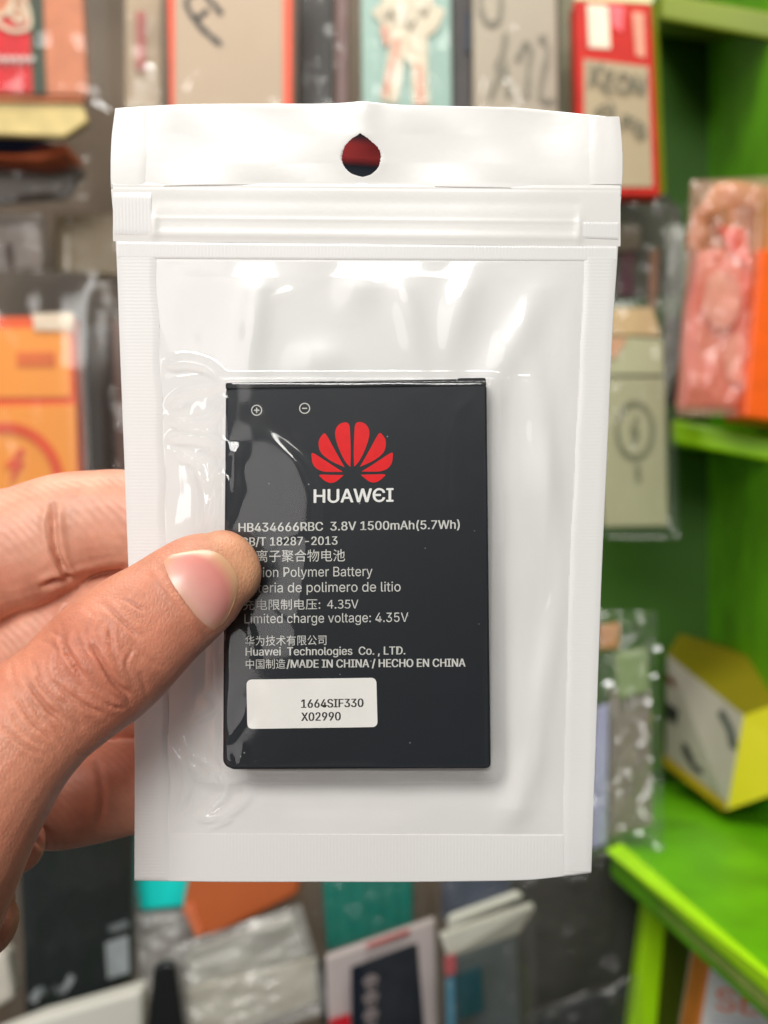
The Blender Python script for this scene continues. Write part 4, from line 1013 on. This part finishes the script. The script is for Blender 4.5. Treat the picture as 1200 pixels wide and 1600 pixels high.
for pts, w_, am in [([(96, 990), (104, 1016), (116, 1036), (136, 1066)], 3.6, .00034), ([(140, 1006), (160, 1036), (180, 1068), (206, 1088)], 3.8, .00036),
                    ([(158, 940), (188, 968), (218, 998)], 4, .00020), ([(32, 1052), (72, 1104), (110, 1134)], 3.4, .00024), ([(80, 1062), (120, 1096), (164, 1118)], 3.4, .00022),
                    ([(192, 934), (226, 954)], 3, .00014), ([(48, 1030), (72, 1080), (106, 1106)], 3, .00016), ([(172, 974), (174, 1012), (190, 1044)], 3.2, .00018),
                    ([(118, 980), (124, 1008), (150, 1050)], 2.8, .00014), ([(20, 1080), (50, 1128), (90, 1160)], 3.2, .00018), ([(0, 1130), (36, 1164), (74, 1182)], 3, .00014),
                    ([(132, 1078), (166, 1100), (196, 1108)], 2.8, .00016), ([(90, 1010), (86, 1040), (98, 1070)], 2.8, .00014), ([(210, 1010), (196, 1040), (210, 1066)], 2.8, .00012),
                    ([(66, 1040), (86, 1082), (124, 1112)], 2.6, .00012), ([(12, 1100), (40, 1146), (80, 1172)], 2.6, .00010), ([(150, 958), (140, 990), (150, 1016)], 2.8, .00014)]:
    disp += groove(pts, w_, am, T_)
r2 = np.random.RandomState(3)
for k in range(46):     # fine cross lines of the knuckle skin
    a0 = r2.uniform(-640, -440); b0 = r2.uniform(835, 1000); l_k = r2.uniform(14, 40); sl = r2.uniform(-.5, .5)
    p0 = AB(a0-sl*l_k, b0-l_k); p1 = AB(a0+r2.uniform(-4, 4), b0); p2 = AB(a0+sl*l_k, b0+l_k)
    disp += groove([p0, p1, p2], 2.2, .00007, T_, False)
for pts, w_, am in [([(82, 782), (84, 830), (92, 872), (110, 908)], 5, .0006), ([(72, 800), (76, 840), (86, 880)], 4, .0002),
                    ([(60, 920), (90, 908), (120, 902), (205, 886)], 5, .0004), ([(110, 1010), (100, 980), (106, 940)], 4, .0003),
                    ([(38, 1290), (60, 1316), (72, 1330)], 4, .0003), ([(2, 1360), (20, 1368), (40, 1374)], 5, .0005), ([(150, 1180), (160, 1240), (150, 1300)], 5, .0002), ([(12, 1480), (30, 1440)], 4, .0002)]:
    disp += groove(pts, w_, am, Fg)
# bulges of the knuckle, pad of the thumb
disp += T_*facing*(.0006*np.exp(-((ha_+505)/45)**2-((hb_-905)/70)**2)-.0004*np.exp(-((ha_+400)/40)**2-((hb_-915)/60)**2))
# nail fold: seat the nail a little below the skin around it
NA0, NA1, NB0, NB1 = -347, -246, 849, 982
na, nb = (ha_-NA0)/(NA1-NA0), (hb_-NB0)/(NB1-NB0)
ring = np.exp(-((ha_+356)/5.5)**2)*np.clip(1-((hb_-915)/72)**2, 0, 1)
disp += T_*facing*(.00055*ring)
disp += T_*facing*.0003*np.exp(-((hb_-994)/5)**2)*np.clip(na*4, 0, 1)*np.clip((1-na)*4, 0, 1)
co2 = co+no*disp[:, None]
off = P(-200, 1300, .2)
hd = bpy.data.objects.new('hand', hme); COL.objects.link(hd)
hme.vertices.foreach_set('co', (co2-np.array(off)).ravel()); hd.location = off
hme.polygons.foreach_set('use_smooth', [True]*len(hme.polygons)); hme.update()
tag(hd, 'bare left hand holding up the zip bag, thumb in front and fingers behind', 'hand')
# skin zones: palm side (paler), knuckle (redder), fingertip
palmar = np.clip((co[:, 1]-.196)/.006, 0, 1)
kn = T_*np.exp(-((ha_+520)/70)**2)
tip = T_*np.clip((ha_+300)/60, 0, 1)
at = hme.color_attributes.new('skin_zone', 'FLOAT_COLOR', 'POINT')
at.data.foreach_set('color', np.stack([palmar, kn, tip, np.ones(nvh)], -1).ravel())
m, ns, ls, b = new_mat('skin')
vc = node(ns, 'ShaderNodeVertexColor'); vc.layer_name = 'skin_zone'
sp = node(ns, 'ShaderNodeSeparateColor'); ls.new(vc.outputs[0], sp.inputs[0])
tc = node(ns, 'ShaderNodeTexCoord')
def mixc(a, bcol, fac):
    x = node(ns, 'ShaderNodeMix', data_type='RGBA'); 
    if isinstance(a, tuple): x.inputs[6].default_value = (*a, 1)
    else: ls.new(a, x.inputs[6])
    x.inputs[7].default_value = (*bcol, 1); ls.new(fac, x.inputs[0]); return x.outputs[2]
n1 = node(ns, 'ShaderNodeTexNoise'); n1.inputs['Scale'].default_value = 170; n1.inputs['Detail'].default_value = 6; n1.inputs['Roughness'].default_value = .65
ls.new(tc.outputs['Object'], n1.inputs['Vector'])
n2 = node(ns, 'ShaderNodeTexNoise'); n2.inputs['Scale'].default_value = 60; n2.inputs['Detail'].default_value = 3
ls.new(tc.outputs['Object'], n2.inputs['Vector'])
SK = C(203, 140, 112); SKP = C(224, 168, 142); SKK = C(188, 116, 92); SKT = C(220, 170, 130)
c1 = mixc(SK, SKP, sp.outputs[0]); 
hk = node(ns, 'ShaderNodeMath', operation='MULTIPLY'); hk.inputs[1].default_value = .7; ls.new(sp.outputs[1], hk.inputs[0])
c2 = mixc(c1, SKK, hk.outputs[0]); c3 = mixc(c2, SKT, sp.outputs[2])
m1 = node(ns, 'ShaderNodeMapRange'); m1.inputs[1].default_value = .3; m1.inputs[2].default_value = .7; m1.inputs[3].default_value = 0; m1.inputs[4].default_value = .5; ls.new(n2.outputs[0], m1.inputs[0])
c4 = mixc(c3, C(196, 112, 88), m1.outputs[0])
m2 = node(ns, 'ShaderNodeMapRange'); m2.inputs[1].default_value = .3; m2.inputs[2].default_value = .7; m2.inputs[3].default_value = .86; m2.inputs[4].default_value = 1.12; ls.new(n1.outputs[0], m2.inputs[0])
vm = node(ns, 'ShaderNodeVectorMath', operation='SCALE'); ls.new(c4, vm.inputs[0]); ls.new(m2.outputs[0], vm.inputs['Scale'])
ls.new(vm.outputs[0], b.inputs['Base Color'])
b.inputs['Roughness'].default_value = .46; b.inputs['Specular IOR Level'].default_value = .45
b.inputs['Subsurface Weight'].default_value = .25; b.inputs['Subsurface Radius'].default_value = (1, .35, .18); b.inputs['Subsurface Scale'].default_value = .0022
# skin grain: small cells on the back of the thumb, ridges on the pads
vo = node(ns, 'ShaderNodeTexVoronoi'); vo.inputs['Scale'].default_value = 1700; vo.feature = 'DISTANCE_TO_EDGE'
mp = node(ns, 'ShaderNodeMapping'); mp.inputs['Rotation'].default_value = (0, .66, 0); mp.inputs['Scale'].default_value = (1, 1, .55)
ls.new(tc.outputs['Object'], mp.inputs[0]); ls.new(mp.outputs[0], vo.inputs['Vector'])
vq = node(ns, 'ShaderNodeMath', operation='MINIMUM'); vq.inputs[1].default_value = .25; ls.new(vo.outputs['Distance'], vq.inputs[0])
wv = node(ns, 'ShaderNodeTexWave'); wv.bands_direction = 'DIAGONAL'; wv.inputs['Scale'].default_value = 300; wv.inputs['Distortion'].default_value = 9; wv.inputs['Detail'].default_value = 1; wv.inputs['Detail Scale'].default_value = .25
ls.new(tc.outputs['Object'], wv.inputs['Vector'])
wm = node(ns, 'ShaderNodeMath', operation='MULTIPLY'); wm.inputs[1].default_value = .22; ls.new(wv.outputs['Fac'], wm.inputs[0])
mxh = node(ns, 'ShaderNodeMix', data_type='FLOAT'); ls.new(sp.outputs[0], mxh.inputs[0]); ls.new(vq.outputs[0], mxh.inputs[2]); ls.new(wm.outputs[0], mxh.inputs[3])
ad = node(ns, 'ShaderNodeMath', operation='MULTIPLY_ADD'); ad.inputs[1].default_value = .35; ls.new(n1.outputs[0], ad.inputs[0]); ls.new(mxh.outputs[0], ad.inputs[2])
bp = node(ns, 'ShaderNodeBump'); bp.inputs['Strength'].default_value = .6; bp.inputs['Distance'].default_value = .00025
ls.new(ad.outputs[0], bp.inputs['Height']); ls.new(bp.outputs[0], b.inputs['Normal'])
hme.materials.clear(); hme.materials.append(m)

# thumb nail: a curved plate laid on the thumb
bvh = BVHTree.FromPolygons([Vector(c) for c in co2], [tuple(p.vertices) for p in hme.polygons])
NU, NV = 40, 44; NVt = []; ok = True
for j in range(NV):
    t_ = j/(NV-1)
    for i in range(NU):
        s_ = i/(NU-1)
        bq = NB0+(NB1-NB0)*t_
        e = abs(2*t_-1)
        a0 = NA0+10*e**3+4*(1-t_); a1 = NA1-8-62*e**2.6
        aq = a0+(a1-a0)*s_
        x, y = AB(aq, bq); d = (P(x, y, .2)-cam.location).normalized()
        hit, nrm, _, _ = bvh.ray_cast(cam.location, d)
        if hit is None: hit = P(x, y, .186); nrm = Vector((0, -1, 0))
        lift = .00008+.00030*math.sin(math.pi*s_)**.7*(1-e**3)
        NVt.append(hit+nrm*lift)
A_ = np.array([tuple(v) for v in NVt]).reshape(NV, NU, 3)
for k in range(14): A_[1:-1, 1:-1] = .5*A_[1:-1, 1:-1]+.125*(A_[:-2, 1:-1]+A_[2:, 1:-1]+A_[1:-1, :-2]+A_[1:-1, 2:])
nm, ns, ls, b = new_mat('nail')
tc = node(ns, 'ShaderNodeTexCoord'); cr = node(ns, 'ShaderNodeValToRGB')
at_s = node(ns, 'ShaderNodeVertexColor'); at_s.layer_name = 'nail_zone'
sp = node(ns, 'ShaderNodeSeparateColor'); ls.new(at_s.outputs[0], sp.inputs[0]); ls.new(sp.outputs[0], cr.inputs[0])
el = cr.color_ramp.elements; el[0].position = 0; el[0].color = (*C(214, 164, 140), 1); el[1].position = 1; el[1].color = (*C(214, 168, 128), 1)
for p_, c_ in ((.14, (220, 166, 152)), (.45, (216, 148, 138)), (.72, (210, 134, 124)), (.92, (214, 164, 128))):
    e_ = el.new(p_); e_.color = (*C(*c_), 1)
mk = node(ns, 'ShaderNodeMix', data_type='RGBA'); ls.new(cr.outputs[0], mk.inputs[6]); mk.inputs[7].default_value = (*C(204, 148, 112), 1); ls.new(sp.outputs[1], mk.inputs[0])
ls.new(mk.outputs[2], b.inputs['Base Color']); b.inputs['Roughness'].default_value = .32; b.inputs['Coat Weight'].default_value = .3; b.inputs['Coat Roughness'].default_value = .2
b.inputs['Subsurface Weight'].default_value = .2; b.inputs['Subsurface Scale'].default_value = .001
nz = node(ns, 'ShaderNodeTexNoise'); nz.inputs['Scale'].default_value = 500; ls.new(tc.outputs['Object'], nz.inputs['Vector'])
bp = node(ns, 'ShaderNodeBump'); bp.inputs['Strength'].default_value = .12; bp.inputs['Distance'].default_value = .0003; ls.new(nz.outputs[0], bp.inputs['Height']); ls.new(bp.outputs[0], b.inputs['Normal'])
no_ = mesh_obj('thumbnail', A_.reshape(-1, 3), grid_faces(NU, NV), nm, hd)
at = no_.data.color_attributes.new('nail_zone', 'FLOAT_COLOR', 'POINT')
ss = np.tile(np.linspace(0, 1, NU), NV); at.data.foreach_set('color', np.stack([ss, np.clip((np.abs(2*np.repeat(np.linspace(0, 1, NV), NU)-1)-.72)/.28, 0, 1)**1.5, ss, np.ones_like(ss)], -1).ravel())
